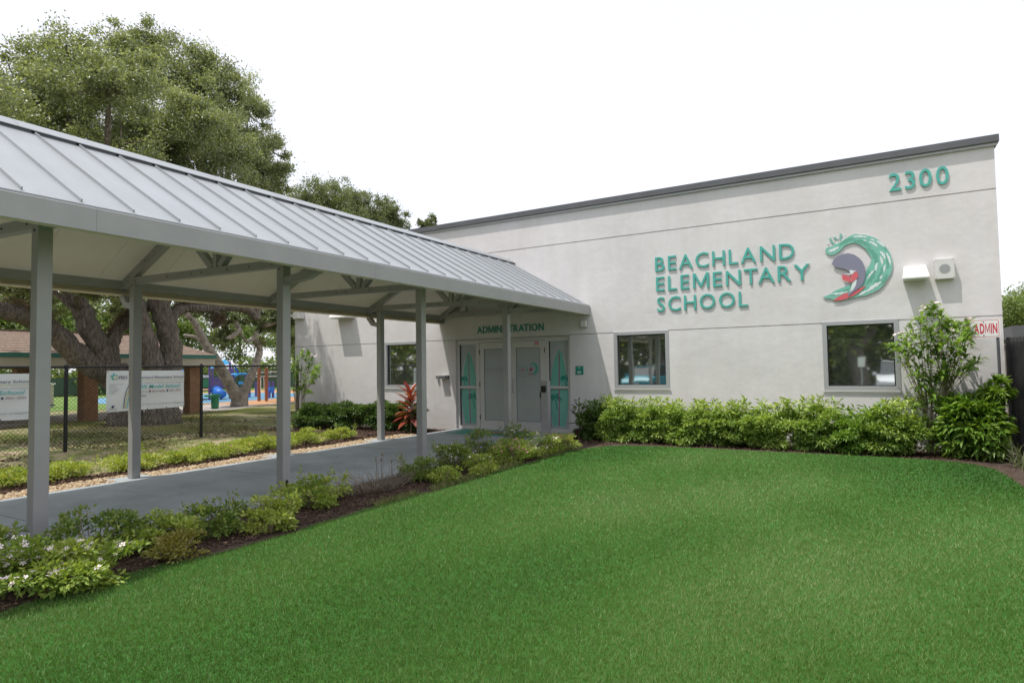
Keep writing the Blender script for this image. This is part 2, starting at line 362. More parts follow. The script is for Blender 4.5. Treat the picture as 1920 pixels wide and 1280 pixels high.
# ============================================================ SETTING: ground
D = 12.78
def struct(o): o['kind'] = 'structure'; return o
struct(sheet('ground', [(-260, -120), (160, -120), (160, 260), (-260, 260)], -.004, M['drygrass']))
struct(sheet('parking_lot', [(-22, -30), (14, -30), (14, -5.2), (-22, -5.2)], .004, M['asphalt']))
MX = [(-6.02, -4.5), (3.2, -4.5), (3.2, 12.9), (-6.02, 12.9)]
struct(sheet('mulch_bed', MX, .008, M['mulch']))
struct(sheet('mulch_strip', [(-10.25, -4.5), (-9.1, -4.5), (-9.1, 10.6), (-9.1, 12.9), (-14.6, 12.9), (-14.2, 11.0), (-12.2, 10.75), (-10.7, 10.3), (-10.3, 9.2)], .008, M['mulch']))

# lawn: wavy edge along the bed, rounded far corners
def lawn_poly(off=0):
    rnd = random.Random(3); p = []
    y = -4.4
    while y < 10.2:
        p.append((-4.86-off+.035*math.sin(y*2.1)+rnd.uniform(-.035, .035)-(.08 if 2 < y < 3 else 0), y)); y += .16
    for x, y in [(-4.78, 10.5), (-4.68, 10.9), (-4.5, 11.25), (-4.2, 11.45), (-3.7, 11.55), (-3.0, 11.6), (-2.2, 11.64), (-1.4, 11.62), (-.6, 11.68), (.1, 11.7), (.6, 11.66), (.95, 11.55), (1.2, 11.35), (1.36, 11.0), (1.43, 10.4), (1.46, 9.5), (1.5, 7), (1.5, 3), (1.5, 0), (1.5, -4.4)]:
        p.append((x-(off if x < -4.5 else 0)+rnd.uniform(-.015, .015)+(off if x > 1 else 0), y+(off if y > 11 else 0)+rnd.uniform(-.015, .015)))
    return p
LP = lawn_poly()
struct(sheet('bed_edge', lawn_poly(.10), .012, M['soil']))
struct(sheet('lawn', LP, .016, M['lawn']))
def inpoly(X, Y, poly):
    r = np.zeros(len(X), bool); n = len(poly)
    for i in range(n):
        x1, y1 = poly[i]; x2, y2 = poly[(i+1) % n]
        if y1 == y2: continue
        c = ((y1 > Y) != (y2 > Y)) & (X < (x2-x1)*(Y-y1)/(y2-y1)+x1); r ^= c
    return r
def noise2(X, Y, s, seed=0):
    rs = np.random.RandomState(seed); v = 0
    for k in range(6):
        a = rs.rand()*6.28; f = s*(.6+rs.rand()*1.3); v = v+np.sin((X*math.cos(a)+Y*math.sin(a))*f+rs.rand()*6.28)
    return v/6
def blades(name, n, samp, h, w, matl, label, cat, tintfn=None, lean=.45, zb=.016):
    X, Y, sc = samp(n); n = len(X)
    a = np.random.rand(n)*2*PI; hh = h*np.random.uniform(.5, 1.15, n); ww = w*sc
    dx = np.cos(a)*ww/2; dy = np.sin(a)*ww/2
    lx = np.random.normal(size=n)*lean*hh; ly = np.random.normal(size=n)*lean*hh
    Z = np.full(n, zb)
    V = np.stack([np.stack([X-dx, Y-dy, Z], 1), np.stack([X+dx, Y+dy, Z], 1), np.stack([X+lx, Y+ly, Z+hh], 1)], 1).reshape(-1, 3)
    T = np.arange(n*3).reshape(-1, 3); t = np.random.beta(2, 2, n)
    if tintfn is not None: t = np.clip(t*.55+tintfn(X, Y), 0, 1)
    o = link(name, npmesh(name, V, T, matl, tint=t)); return tag(o, label, cat, kind='stuff')
def lawn_samp(n):
    r = np.exp(np.random.rand(n)*(math.log(14.5)-math.log(2.3))+math.log(2.3)); a = np.random.uniform(math.radians(48), math.radians(160), n)
    X = np.cos(a)*r; Y = np.sin(a)*r; ok = inpoly(X, Y, LP); X = X[ok]; Y = Y[ok]
    return X, Y, np.clip(r[ok]/3.2, .8, 3.2)
blades('lawn_grass', 900000, lawn_samp, .025, .0033, M['blade'], 'smooth bright green mown grass filling the lawn', 'grass', lambda X, Y: .27+.11*np.sin((X*.93-Y*.36)*2.6+1.2*np.sin(Y*.45))+.5*noise2(X*.75+Y*.35, Y*.55-X*.2, .95, 4)+.22*noise2(X, Y, 2.6, 9)+.010*np.clip(Y-4, -3, 7))  # tint also rises with distance, standing in for the sheen of far grass
def edge_samp(n):
    Y = np.random.uniform(0.5, 10.5, n); X = -4.86-np.abs(np.random.normal(size=n))*.07
    ok = (noise2(X*0, Y, 3.2, 8) > .05); return X[ok], Y[ok], np.ones(ok.sum())*1.5
blades('edge_weeds', 5200, edge_samp, .075, .005, M['dryblade'], 'loose weeds and stray grass along the mulch edge of the lawn', 'weeds', zb=.012)

# pavement (a real slab), post pads
mb = MB(); mb.box(-9.16, -6.05, -4.4, 12.86, .0, .045); walk = struct(mb.build('pavement', M['concrete'], bevel=.006))
for y in range(-3, 13, 3):   # control joints, cut as thin dark grooves
    o = box('control_joint', M['joint'], walk, -9.15, -6.06, y+.0, y+.008, .0455, .0465)
FY = [-3.05, -.35, 2.32, 4.97, 7.55, 10.12]; NY = [-2.8, -.1, 2.6, 5.2, 7.9, 10.6]
for y in FY: box('post_pad', M['concrete'], walk, -9.50, -9.162, y-.25, y+.25, .0, .043, bevel=.005)

# river pebbles beside the pavement, mulch chips
def pebbles(n, xr, yr, r, name, label):
    ico = bmesh.new(); bmesh.ops.create_icosphere(ico, subdivisions=1, radius=1); bv = np.array([v.co for v in ico.verts]); bf = np.array([[v.index for v in f.verts] for f in ico.faces]); ico.free()
    X = np.random.uniform(*xr, n); Y = np.random.uniform(*yr, n)
    X += .05*np.sin(Y*2.3); s = r*np.random.uniform(.6, 1.5, (n, 1, 1))*np.random.uniform(.6, 1.1, (n, 1, 3))*np.array([1, 1, .7])
    V = bv[None]*s; a = np.random.rand(n)*6.28; c, d = np.cos(a)[:, None], np.sin(a)[:, None]
    V = np.stack([V[..., 0]*c-V[..., 1]*d, V[..., 0]*d+V[..., 1]*c, V[..., 2]], -1)
    V += np.stack([X, Y, np.random.uniform(.012, .028, n)], 1)[:, None]
    T = (bf[None]+np.arange(n)[:, None, None]*len(bv)).reshape(-1, 3)
    me = npmesh(name, V.reshape(-1, 3), T, M['pebble'], tint=np.repeat(np.random.rand(n), len(bf)), smooth=True)
    tag(link(name, me), label, 'pebbles', kind='stuff')
pebbles(9500, (-9.74, -9.18), (-1, 11.4), .022, 'pebble_strip', 'tan river pebbles along the far edge of the pavement')
def chips(n, X, Y, name, label, s=.022):
    n = len(X); P = np.stack([X, Y, np.random.uniform(.012, .035, n)], 1); D_ = np.random.normal(size=(n, 3))*[1, 1, .22]; Nr = np.random.normal(size=(n, 3))*[.3, .3, 1]
    o = leaves(name, P, D_, Nr, s*np.random.uniform(.6, 2.2, n), s*np.random.uniform(.3, .8, n), M['chips'], tint=np.random.beta(1.6, 2.4, n), fold=.02, droop=0); tag(o, label, 'mulch')
Y = np.random.uniform(.4, 10.6, 26000); X = np.random.uniform(-6.0, -4.93, 26000); chips(0, X, Y, 'bark_mulch', 'dark bark mulch under the flowers between pavement and lawn')
Y = np.random.uniform(11.4, 12.75, 12000); X = np.random.uniform(-5.9, 1.9, 12000); ok = (Y > 11.72) | (X < -4.6); chips(0, X[ok], Y[ok], 'bark_mulch', 'reddish bark mulch under the hedge along the white wall', .026)
Y = np.random.uniform(2.5, 12.6, 14000); X = np.random.uniform(-10.3, -9.76, 14000); X2 = np.random.uniform(-13.6, -9.2, 7000); Y2 = np.random.uniform(10.7, 12.7, 7000)
chips(0, np.r_[X, X2], np.r_[Y, Y2], 'bark_mulch', 'brown bark mulch beyond the pebbles and under the shaded hedge', .028)

# rough grass beyond the path
def rough(n):
    X = np.random.uniform(-23, -10.6, n); Y = np.random.uniform(2.5, 20, n); ok = (noise2(X, Y, 1.4, 2) > np.random.uniform(-.25, .3, n)) & ((Y < 11) | (X < -15)); X = X[ok]; Y = Y[ok]
    return X, Y, np.clip(-X/9, 1, 3)
blades('rough_grass', 140000, rough, .06, .007, M['dryblade'], 'thin patchy grass under the oaks behind the black fence', 'grass', lambda X, Y: .3+.6*noise2(X, Y, 1.3, 5), zb=-.004)  # patchy tint swings wide, so the colour also suggests dappled oak shade

n = 16000; X = np.random.uniform(-21, -11, n); Y = np.random.uniform(2.5, 14, n); ok = (noise2(X, Y, 1.7, 31) < .02); chips(0, X[ok], Y[ok], 'dapple_litter', 'brown oak leaf litter on the thin grass around the trunks, suggesting dappled shade', .045)  # litter patches added for the contrast of dappled shade on the grass
# ground beyond the fence
struct(sheet('sidewalk', [(-27.5, 6), (-22.6, 6), (-22.6, 15.6), (-24.5, 18.5), (-27, 26), (-31, 34), (-33, 34), (-30, 24), (-27.5, 17)], .004, M['path']))
struct(sheet('playground_mulch', [(-27.5, 19.0), (-25.2, 19.2), (-27.0, 27), (-32, 36), (-46, 36), (-44, 22), (-33, 18)], .008, M['orangemulch']))
struct(sheet('safety_surface', [(-29.0, 19.4), (-29.4, 21), (-29.6, 23), (-30.6, 25.6), (-33, 30), (-43, 31), (-44, 20), (-36, 17)], .012, M['bluesurf']))
struct(sheet('playing_field', [(-140, -10), (-44.5, -10), (-44.5, 120), (-140, 120)], .006, M['field']))
struct(sheet('field_grass', [(-44.4, 5), (-31, 12), (-28.5, 15.5), (-33, 17.4), (-44.4, 20)], .009, M['field']))

# ============================================================ SCHOOL BUILDING
school = empty('school_building', (-6.6, D, 0), 'long white stucco school block with dark metal coping, doors and dark windows', 'building')
school.location = (0, 0, 0)
BX0, BX1, BH = -15.09, 1.80, 5.25
W0, W1, W2, DO = (-11.53, -10.30, 1.06, 2.285), (-4.93, -3.72, 1.06, 2.285), (-.85, .355, 1.04, 2.30), (-9.17, -6.0, 0, 2.255)
def wall_band(mb, z0, z1, holes):
    xs = sorted({BX0, BX1, *[h[0] for h in holes], *[h[1] for h in holes]}); zs = sorted({z0, z1, *[min(h[3], z1) for h in holes if h[3] > z0], *[max(h[2], z0) for h in holes if h[2] < z1]})
    for i in range(len(xs)-1):
        for j in range(len(zs)-1):
            cx = (xs[i]+xs[i+1])/2; cz = (zs[j]+zs[j+1])/2
            if any(h[0] < cx < h[1] and h[2] < cz < h[3] for h in holes): continue
            # the stucco is hand trowelled: split wide cells so bump has real verts to sit on
            mb.add([(xs[i], D, zs[j]), (xs[i+1], D, zs[j]), (xs[i+1], D, zs[j+1]), (xs[i], D, zs[j+1])], [(0, 1, 2, 3)])
J = [2.262, 2.284, 4.362, 4.384]
H_ = [(a, b, c, min(d, 2.262)) for a, b, c, d in (W0, W1, W2, DO)]
mb = MB(); wall_band(mb, -.02, J[0], H_)
hx = [(W2[0], W2[1], 2.0, 2.30)]
wall_band(mb, J[1], J[2], hx); wall_band(mb, J[3], 5.14, [])
for z0, z1 in ((J[0], J[1]), (J[2], J[3])):   # recessed reveal joints: lips and back
    for a, b in ([(BX0, W2[0]), (W2[1], BX1)] if z0 < 3 else [(BX0, BX1)]):
        mb.add([(a, D, z0), (b, D, z0), (b, D+.022, z0+.004), (a, D+.022, z0+.004)], [(0, 1, 2, 3)])
        mb.add([(a, D+.022, z1-.004), (b, D+.022, z1-.004), (b, D, z1), (a, D, z1)], [(0, 1, 2, 3)])
        mb.add([(a, D+.022, z0+.004), (b, D+.022, z0+.004), (b, D+.022, z1-.004), (a, D+.022, z1-.004)], [(0, 1, 2, 3)])
RV = .16
for a, b, c, d in (W0, W1, W2, DO):
    dd = J[0] if (a, b) != W2[:2] else d
    for q in ([(a, c), (a, dd)], [(b, dd), (b, c)], [(a, dd), (b, dd)], [(b, c), (a, c)]):
        (x0, z0), (x1, z1) = q
        mb.add([(x0, D, z0), (x1, D, z1), (x1, D+RV, z1), (x0, D+RV, z0)], [(0, 1, 2, 3)])
# sides, back, roof deck
mb.add([(BX1, D, -.02), (BX1, 30, -.02), (BX1, 30, 5.14), (BX1, D, 5.14)], [(0, 1, 2, 3)])
mb.add([(BX0, 30, -.02), (BX0, D, -.02), (BX0, D, 5.14), (BX0, 30, 5.14)], [(0, 1, 2, 3)])
mb.add([(BX1, 30, -.02), (BX0, 30, -.02), (BX0, 30, 5.14), (BX1, 30, 5.14)], [(0, 1, 2, 3)])
mb.add([(BX0, D, 5.0), (BX1, D, 5.0), (BX1, 30, 5.0), (BX0, 30, 5.0)], [(0, 1, 2, 3)])
wall = mb.build('wall', M['stucco'], school)
# dark coping in lengths, thin white drip edge below
x = BX0-.06
while x < BX1+.02:
    x2 = min(x+3.05, BX1+.06)
    box('coping', M['coping'], school, x, x2-.0005, D-.085, D+.35, 5.135, 5.252)
    x = x2
box('drip_edge', M['alu'], school, BX0-.03, BX1+.03, D-.045, D-.002, 5.085, 5.133)

def window(x0, x1, z0, z1):
    f = .075; y = D+.02
    mb = MB()
    for a in ((x0, x1, z0, z0+f), (x0, x1, z1-f, z1), (x0, x0+f, z0+f, z1-f), (x1-f, x1, z0+f, z1-f)): mb.box(a[0], a[1], D-.012, D+.10, a[2], a[3])
    w = mb.build('window', M['alu'], school, bevel=.004)
    mb = MB(); g = .018
    for a in ((x0+f, x1-f, z0+f, z0+f+g), (x0+f, x1-f, z1-f-g, z1-f), (x0+f, x0+f+g, z0+f+g, z1-f-g), (x1-f-g, x1-f, z0+f+g, z1-f-g)): mb.box(a[0], a[1], D+.045, D+.09, a[2], a[3])
    mb.build('gasket', M['black'], w)
    box('pane', M['glass'], w, x0+f+g, x1-f-g, D+.07, D+.08, z0+f+g, z1-f-g)
    box('sill', M['alu_light'], w, x0-.02, x1+.02, D-.03, D-.0125, z0-.022, z0-.002)
for w in (W0, W1, W2): window(*w)

# entrance: frames, two side lights, two doors
YF = D+.06
def frame_box(mb, x0, x1, z0, z1, t, y0=YF, y1=YF+.10, tb=None):
    tb = t if tb is None else tb
    for a in ((x0, x1, z0, z0+tb), (x0, x1, z1-t, z1), (x0, x0+t, z0+tb, z1-t), (x1-t, x1, z0+tb, z1-t)): mb.box(a[0], a[1], y0, y1, a[2], a[3])
ef = MB()
ef.box(DO[0], DO[1], YF, YF+.12, 2.185, 2.253)
for a, b in ((-9.17, -9.13), (-8.56, -8.49), (-6.665, -6.60), (-6.04, -6.0)): ef.box(a, b, YF, YF+.12, 0.0, 2.184)
ent = ef.build('entrance_frame', M['alu_light'], school, bevel=.004)
def board_pts(cx, z0, z1, hw, n=22, s0=.0, s1=1.0):
    """surfboard outline between heights, as half widths"""
    out = []
    for i in range(n+1):
        t = s0+(s1-s0)*i/n; z = .10+t*1.86
        q = t; w = hw*math.sin(PI*min(1, (.13+q*.87)))**.62 if q < 1 else 0
        out.append((z, w))
    return out
def sidelight(x0, x1, cx, lean, mirror):
    mb = MB(); frame_box(mb, x0, x1, .05, 2.183, .035, tb=.07); mb.box(x0+.035, x1-.035, YF, YF+.1, 1.055, 1.105)
    s = mb.build('sidelight', M['alu_light'], school, bevel=.003)
    for a, b in ((.12, 1.055), (1.105, 2.148)):
        box('pane', M['frost'], s, x0+.035, x1-.035, YF+.05, YF+.06, a, b)
        g = MB(); g.box(x0+.0352, x0+.048, YF+.02, YF+.0495, a, b); g.build('gasket', M['black'], s)
    yb = YF+.0498
    pts = board_pts(cx, 0, 0, .235)
    def outline(lo, hi, sc=1.0, dz=0):
        L = []; R = []
        for z, w in pts:
            z2 = z+dz
            if lo <= z2 <= hi:
                c = cx+lean*(z-1)
                L.append((max(x0+.049, c-w*sc), z2)); R.append((min(x1-.036, c+w*sc), z2))
        return L+R[::-1]
    fnb = lambda u, v, d: (u, d, v)
    for lo, hi in ((.13, 1.05), (1.11, 1.99)):
        o = outline(lo, hi)
        MB().prism(o, fnb, yb, yb-.0015).build('surfboard_print', M['board'], s)
        zz = [p[1] for p in o]; z0, z1 = min(zz), max(zz)-(.08 if lo > 1 else 0)
        st = [(cx+lean*(z0-1)-.012, z0), (cx+lean*(z0-1)+.012, z0), (cx+lean*(z1-1)+.010, z1), (cx+lean*(z1-1)-.010, z1)]
        MB().prism(st, fnb, yb-.002, yb-.003).build('stripe', M['magenta'], s)
    # white highlight line along one edge
    m_ = MB()
    for i in range(8):
        pass
    zs = [1.30+.07*i for i in range(8)]
    hl = [(cx+lean*(z-1)+mirror*(-.19+.10*((z-1.3)/.5)**2), z) for z in zs]
    for i in range(7):
        a, b = hl[i], hl[i+1]; m_.add([(a[0]-.008, yb-.0025, a[1]), (a[0]+.008, yb-.0025, a[1]), (b[0]+.008, yb-.0025, b[1]), (b[0]-.008, yb-.0025, b[1])], [(0, 1, 2, 3)])
    m_.build('highlight_line', M['offwhite'], s)
    # palm shapes: two printed palms
    def palm(px, pz, sc, side, zlo, zhi):
        m = MB()
        for k in range(9):
            a = math.radians(-25+k*29); L = sc*(.8+.2*math.sin(k*2.2)); p = []
            for j in range(7):
                t = j/6; x = px+math.cos(a)*L*t; z = pz+math.sin(a)*L*t-.55*L*t*t
                w = .17*sc*math.sin(PI*min(1, t*.9+.1))
                p.append((x, z, w))
            up_ = [(min(x1-.037, max(x0+.05, x)), min(zhi, max(zlo, z+w))) for x, z, w in p]; dn = [(min(x1-.037, max(x0+.05, x)), min(zhi, max(zlo, z-w))) for x, z, w in p]
            for j in range(6): m.add([(up_[j][0], yb-.0022-k*.0001, up_[j][1]), (up_[j+1][0], yb-.0022-k*.0001, up_[j+1][1]), (dn[j+1][0], yb-.0022-k*.0001, dn[j+1][1]), (dn[j][0], yb-.0022-k*.0001, dn[j][1])], [(0, 1, 2, 3)])
        for j in range(5):
            z = pz-.10*j*sc*3; w = .014
            zz, z2 = max(zlo, z-.3*sc), max(zlo, z)
            if z2 > zz: m.add([(px+side*.012*j-w, yb-.0032, zz), (px+side*.012*j+w, yb-.0032, zz), (px+side*.012*(j-1)+w, yb-.0032, z2), (px+side*.012*(j-1)-w, yb-.0032, z2)], [(0, 1, 2, 3)])
        m.build('palm_print', M['board_dark'], s)
    palm(cx-mirror*.15, 1.30, .16, 1, 1.11, 1.6); palm(cx+mirror*.10, .86, .20, 1, .35, 1.05)
sidelight(-9.128, -8.562, -8.83, -.02, 1)
sidelight(-6.598, -6.042, -6.33, .02, -1)
def door(x0, x1, hinge_left):
    mb = MB(); t = .125
    for a in ((x0, x1, .012, .27), (x0, x1, 2.02, 2.178), (x0, x0+t, .27, 2.02), (x1-t, x1, .27, 2.02)): mb.box(a[0], a[1], YF+.012, YF+.057, a[2], a[3])
    d = mb.build('door', M['alu_light'], school, bevel=.003)
    box('glass_pane', M['frost'], d, x0+t+.008, x1-t-.008, YF+.03, YF+.04, .278, 2.012)
    g = MB(); frame_box(g, x0+t, x1-t, .2702, 2.0198, .008, YF+.02, YF+.045); g.build('gasket', M['coping'], d)
    hx = x0-.002 if hinge_left else x1+.002
    for z in (.35, 1.15, 1.95): MB().cyl((hx, YF+.004, z-.06), (hx, YF+.004, z+.06), .012, 8).build('hinge', M['bolt'], d)
    hx = x1-.06 if hinge_left else x0+.06
    h = MB(); h.tube([(hx, YF+.01, .95), (hx, YF-.05, .965), (hx, YF-.05, 1.265), (hx, YF+.01, 1.28)], .012, 8); h.build('handle', M['alu'], d, smooth=True)
    box('threshold', M['alu'], d, x0, x1, YF-.02, YF+.06, .046, .058)
    return d
d1 = door(-8.486, -7.58, True); d2 = door(-7.574, -6.668, False)
tf = wallfn(YF+.0295, .001)
word('BEACHLAND', -8.32, -7.74, 1.50, 1.57, tf, 'lettering', M['greyprint'], d1)
word('ELEMENTARY SCHOOL', -8.32, -7.74, 1.44, 1.465, tf, 'lettering', M['greyprint'], d1)
word('Ridge the' if 0 else 'Ride the', -7.40, -7.14, 1.55, 1.60, tf, 'lettering', M['teal'], d2)
word('w', -7.40, -7.33, 1.465, 1.52, tf, 'lettering', M['teal_dark'], d2)
word('A', -7.32, -7.24, 1.465, 1.55, tf, 'lettering', M['red'], d2)
word('ve', -7.23, -7.12, 1.465, 1.53, tf, 'lettering', M['teal_dark'], d2)
word('of Success', -7.40, -7.10, 1.41, 1.44, tf, 'lettering', M['greyprint'], d2)
word('BEACHLAND ELEMENTARY', -7.40, -7.02, 1.345, 1.362, tf, 'lettering', M['greyprint'], d2)
m = MB(); a0 = [(-6.985+.125*math.cos(t), 1.515+.145*math.sin(t)) for t in np.linspace(-2.0, 2.5, 20)]; a1 = [(-7.005+.075*math.cos(t), 1.52+.10*math.sin(t)) for t in np.linspace(2.3, -1.8, 20)]
m.prism(a0+a1, lambda u, v, d: (u, d, v), YF+.029, YF+.028); m.build('wave_print', M['teal'], d2)
m = MB(); m.prism([(-7.05+.04*math.cos(t), 1.50+.06*math.sin(t)) for t in np.linspace(0, 6.2, 14)[:-1]], lambda u, v, d: (u, d, v), YF+.0275, YF+.0265); m.build('slate_print', M['sealgrey'], d2)
box('red_print', M['red'], d2, -7.08, -7.02, YF+.0255, YF+.0262, 1.48, 1.52)
box('red_print', M['red'], d2, -7.12, -6.98, YF+.0255, YF+.0262, 1.385, 1.40)
stk = box('sticker', M['red'], d2, -6.93, -6.83, YF+.010, YF+.0118, 2.075, 2.155)
word('PULL', -6.92, -6.84, 2.125, 2.142, wallfn(YF+.0098, .001), 'lettering', M['white'], d2) if 0 else None
for z in (2.092, 2.115, 2.138): box('sticker_line', M['white'], d2, -6.918, -6.842, YF+.0088, YF+.0096, z-.004, z+.004)

# things fixed to the wall
nm = empty('school_name_sign', (0, 0, 0), 'raised teal letters BEACHLAND ELEMENTARY SCHOOL in three rows on the white wall', 'sign')
wf = wallfn(D-.006, .020)
K = {'LA': -.05, 'TA': -.16, 'AR': -.05, 'RY': -.06, 'AC': -.05, 'EA': -.04, 'NT': -.04}
letters('BEACHLAND', -3.96, -1.27, 3.525, 3.825, wf, 'letter', M['teal'], nm, .001, .18, K)
letters('ELEMENTARY', -3.95, -1.02, 3.105, 3.405, wf, 'letter', M['teal'], nm, .001, .18, K)
letters('SCHOOL', -3.94, -2.13, 2.675, 2.975, wf, 'letter', M['teal'], nm, .001, .18, K)
ns = empty('building_number_sign', (0, 0, 0), 'raised teal number 2300 high on the wall near the right corner', 'sign')
letters('2300', .30, 1.17, 4.555, 4.865, wf, 'digit', M['teal'], ns, .003, .15)
ads = empty('administration_sign', (0, 0, 0), 'flat teal ADMINISTRATION lettering over the entrance doors', 'sign')
letters('ADMINISTRATION', -8.50, -6.64, 2.405, 2.575, wallfn(D-.003, .012), 'letter', M['teal_dark'], ads, .015, .13, {'TR': -.05, 'RA': -.04, 'AT': -.16, 'AD': -.03})

# wave emblem (panels cut from sheet, standing off the wall)
em = empty('wave_emblem', (0, 0, 0), 'round teal breaking wave emblem with red surfboard beside the school name', 'sign')
def ez(p, y=D-.03): q = atY(y, 1540+p[0]/7.53, 420+p[1]/7.53); return (q.x, q.z)
def cut(name, pts, y0, y1, matl, parent=em): return MB().prism([ez(p, y1) for p in pts], lambda u, v, d: (u, d, v), y0, y1).build(name, matl, parent)
wave = [(25, 1030), (100, 1000), (200, 935), (300, 895), (430, 850), (540, 800), (600, 720), (640, 640), (690, 560), (712, 490), (680, 430), (630, 360), (570, 305), (480, 265), (420, 270), (330, 305), (260, 380), (190, 430), (120, 440), (70, 415), (55, 370), (75, 335), (160, 310), (250, 265), (350, 205), (390, 175), (440, 155), (480, 140), (540, 152), (600, 150), (680, 170), (750, 192), (800, 220), (870, 275), (930, 345), (975, 420), (998, 500), (1005, 580), (995, 660), (965, 720), (925, 780), (870, 870), (800, 930), (720, 970), (620, 1010), (520, 1022), (440, 1045), (350, 1068), (260, 1083), (190, 1078), (130, 1048), (60, 1050)]
cut('wave_edge', [(x+(6 if x > 500 else -6)*(1 if y > 0 else 0), y+(7 if y > 600 else -7)) for x, y in wave], D-.012, D-.018, M['offwhite'])
wv = cut('wave_panel', wave, D-.0185, D-.024, M['sea'])
rnd = random.Random(5); _sl = 0.
def streak(x0, y0, x1, y1, w, matl, bend=0, name='foam_streak', lift=0):
    n = 9; A = []; B = []
    for i in range(n+1):
        t = i/n; ww = w*math.sin(PI*t)**.6*(1+.35*math.sin(i*2.4+x0)); dx, dy = x1-x0, y1-y0; L = math.hypot(dx, dy)
        cx = x0+dx*t-dy/L*bend*math.sin(PI*t); cy = y0+dy*t+dx/L*bend*math.sin(PI*t)
        A.append((cx-dy/L*ww/2, cy+dx/L*ww/2)); B.append((cx+dy/L*ww/2, cy-dx/L*ww/2))
    global _sl; _sl += .00004; cut(name, A+B[1:-1][::-1], D-.0242-lift-_sl, D-.0248-lift-_sl, matl)
for a in [(250, 300, 480, 200, 50, -15), (440, 240, 700, 330, 60, -30), (650, 330, 780, 600, 70, -45), (610, 330, 740, 480, 40, -30), (760, 640, 620, 860, 55, -25), (860, 600, 700, 900, 60, -40), (900, 400, 930, 640, 45, -25), (930, 700, 820, 860, 50, -20), (680, 640, 640, 760, 40, 0), (130, 1010, 420, 900, 36, 10), (300, 240, 400, 200, 20, 0), (820, 260, 930, 400, 30, -12)]:
    streak(*a[:5], M['seadark'], a[5], 'dark_streak')  # darker green swirls of the emblem
for a in [(90, 390, 250, 325, 42, 5), (430, 180, 660, 190, 26, -10), (690, 210, 760, 235, 20, 0), (770, 235, 900, 330, 34, -10), (670, 245, 800, 325, 32, -10), (820, 380, 905, 500, 38, -14), (830, 450, 860, 580, 36, -8), (910, 400, 975, 590, 34, -16), (905, 570, 885, 680, 30, 6), (795, 540, 770, 665, 36, 10), (755, 640, 645, 780, 26, 6), (860, 720, 825, 780, 28, 0), (855, 815, 640, 960, 50, 12), (650, 940, 530, 1005, 34, 4), (120, 990, 380, 950, 26, 10), (590, 220, 640, 245, 16, 0)]:
    streak(*a[:5], M['foam'], a[5], 'foam_streak', .0012)
for i, (x, y) in enumerate([(95, 270), (130, 215), (175, 170), (205, 205), (225, 195), (275, 155), (320, 150), (270, 200), (325, 190), (180, 280), (225, 265), (150, 250), (300, 225)]):
    cut('splash_drop', [(x+14*math.cos(t)*(1+.2*(i % 2))+8*math.sin(t)*.5, y+24*math.sin(t)*(1 if i % 3 else .8)) for t in np.linspace(0, 2*PI, 11)[:-1]], D-.012, D-.020, M['sea'] if i % 2 else M['foam'])
cut('surfboard_panel', [(165, 1078), (230, 1030), (320, 985), (420, 960), (520, 915), (630, 868), (600, 905), (530, 965), (450, 1015), (360, 1055), (260, 1080)], D-.0285, D-.033, M['bookred'])
cut('slate_panel', [(150, 560), (170, 505), (220, 460), (295, 425), (380, 412), (460, 430), (530, 475), (580, 530), (612, 600), (625, 680), (615, 760), (585, 840), (530, 905), (470, 945), (420, 985), (378, 1032), (382, 985), (410, 940), (435, 880), (445, 800), (430, 720), (390, 665), (320, 632), (240, 618), (180, 598)], D-.0335, D-.040, M['sealgrey'])
cut('pale_panel', [(392, 652), (440, 650), (482, 710), (500, 790), (490, 860), (450, 925), (400, 965), (420, 900), (438, 820), (428, 730)], D-.0402, D-.0412, M['foam'])
cut('book_panel', [(285, 712), (400, 732), (425, 825), (305, 792)], D-.0415, D-.047, M['bookred'])
cut('book_panel', [(410, 730), (500, 662), (525, 745), (432, 825)], D-.0415, D-.047, M['bookred'])
cut('book_pages', [(330, 700), (395, 718), (490, 660), (470, 655), (400, 700)], D-.0472, D-.0482, M['white'])

def wedge_light(x0, x1, zb, zt, label):
    e = empty('wall_light', (0, 0, 0), label, 'light', 'wedge shaped white floodlights on the school wall')
    d = .34; t = .14
    mb = MB(); mb.add([(x0, D, zb), (x1, D, zb), (x1-.01, D, zt), (x0+.01, D, zt), (x0-.02, D-d, zb), (x1+.02, D-d, zb), (x1-.02, D-t, zt), (x0+.02, D-t, zt), (x0-.02, D-d, zb+.04), (x1+.02, D-d, zb+.04)],
                      [(0, 4, 5, 1), (3, 2, 6, 7), (4, 8, 9, 5), (8, 7, 6, 9), (0, 3, 7, 8, 4), (1, 5, 9, 6, 2)])
    mb.build('housing', M['white'], e, bevel=.012)
    box('lens', M['offwhite'], e, x0+.05, x1-.05, D-d+.04, D-.05, zb-.008, zb-.001)
def wl(xa, xb, yb, yt, label):
    a = atY(D-.34, xa, yb); b = atY(D-.34, xb, yb); c = atY(D-.14, (xa+xb)/2, yt); wedge_light(a.x+.02, b.x-.02, a.z, c.z, label)
wl(1692, 1744, 524, 498, 'white wedge floodlight to the left of the square loudspeaker')
wl(616, 650, 597, 578, 'white wedge floodlight on the shaded left part of the wall')
sp = empty('wall_loudspeaker', (0, 0, 0), 'square white loudspeaker with round grille on the upper right wall', 'loudspeaker')
a = atY(D-.13, 1752, 486); b = atY(D-.13, 1791, 521)
box('cabinet', M['offwhite'], sp, a.x, b.x, D-.13, D-.001, b.z, a.z, bevel=.006)
cxs, czs = (a.x+b.x)/2, (a.z+b.z)/2
MB().cyl((cxs, D-.1305, czs), (cxs, D-.134, czs), .078, 28).build('grille', M['alu'], sp)
mb = MB()
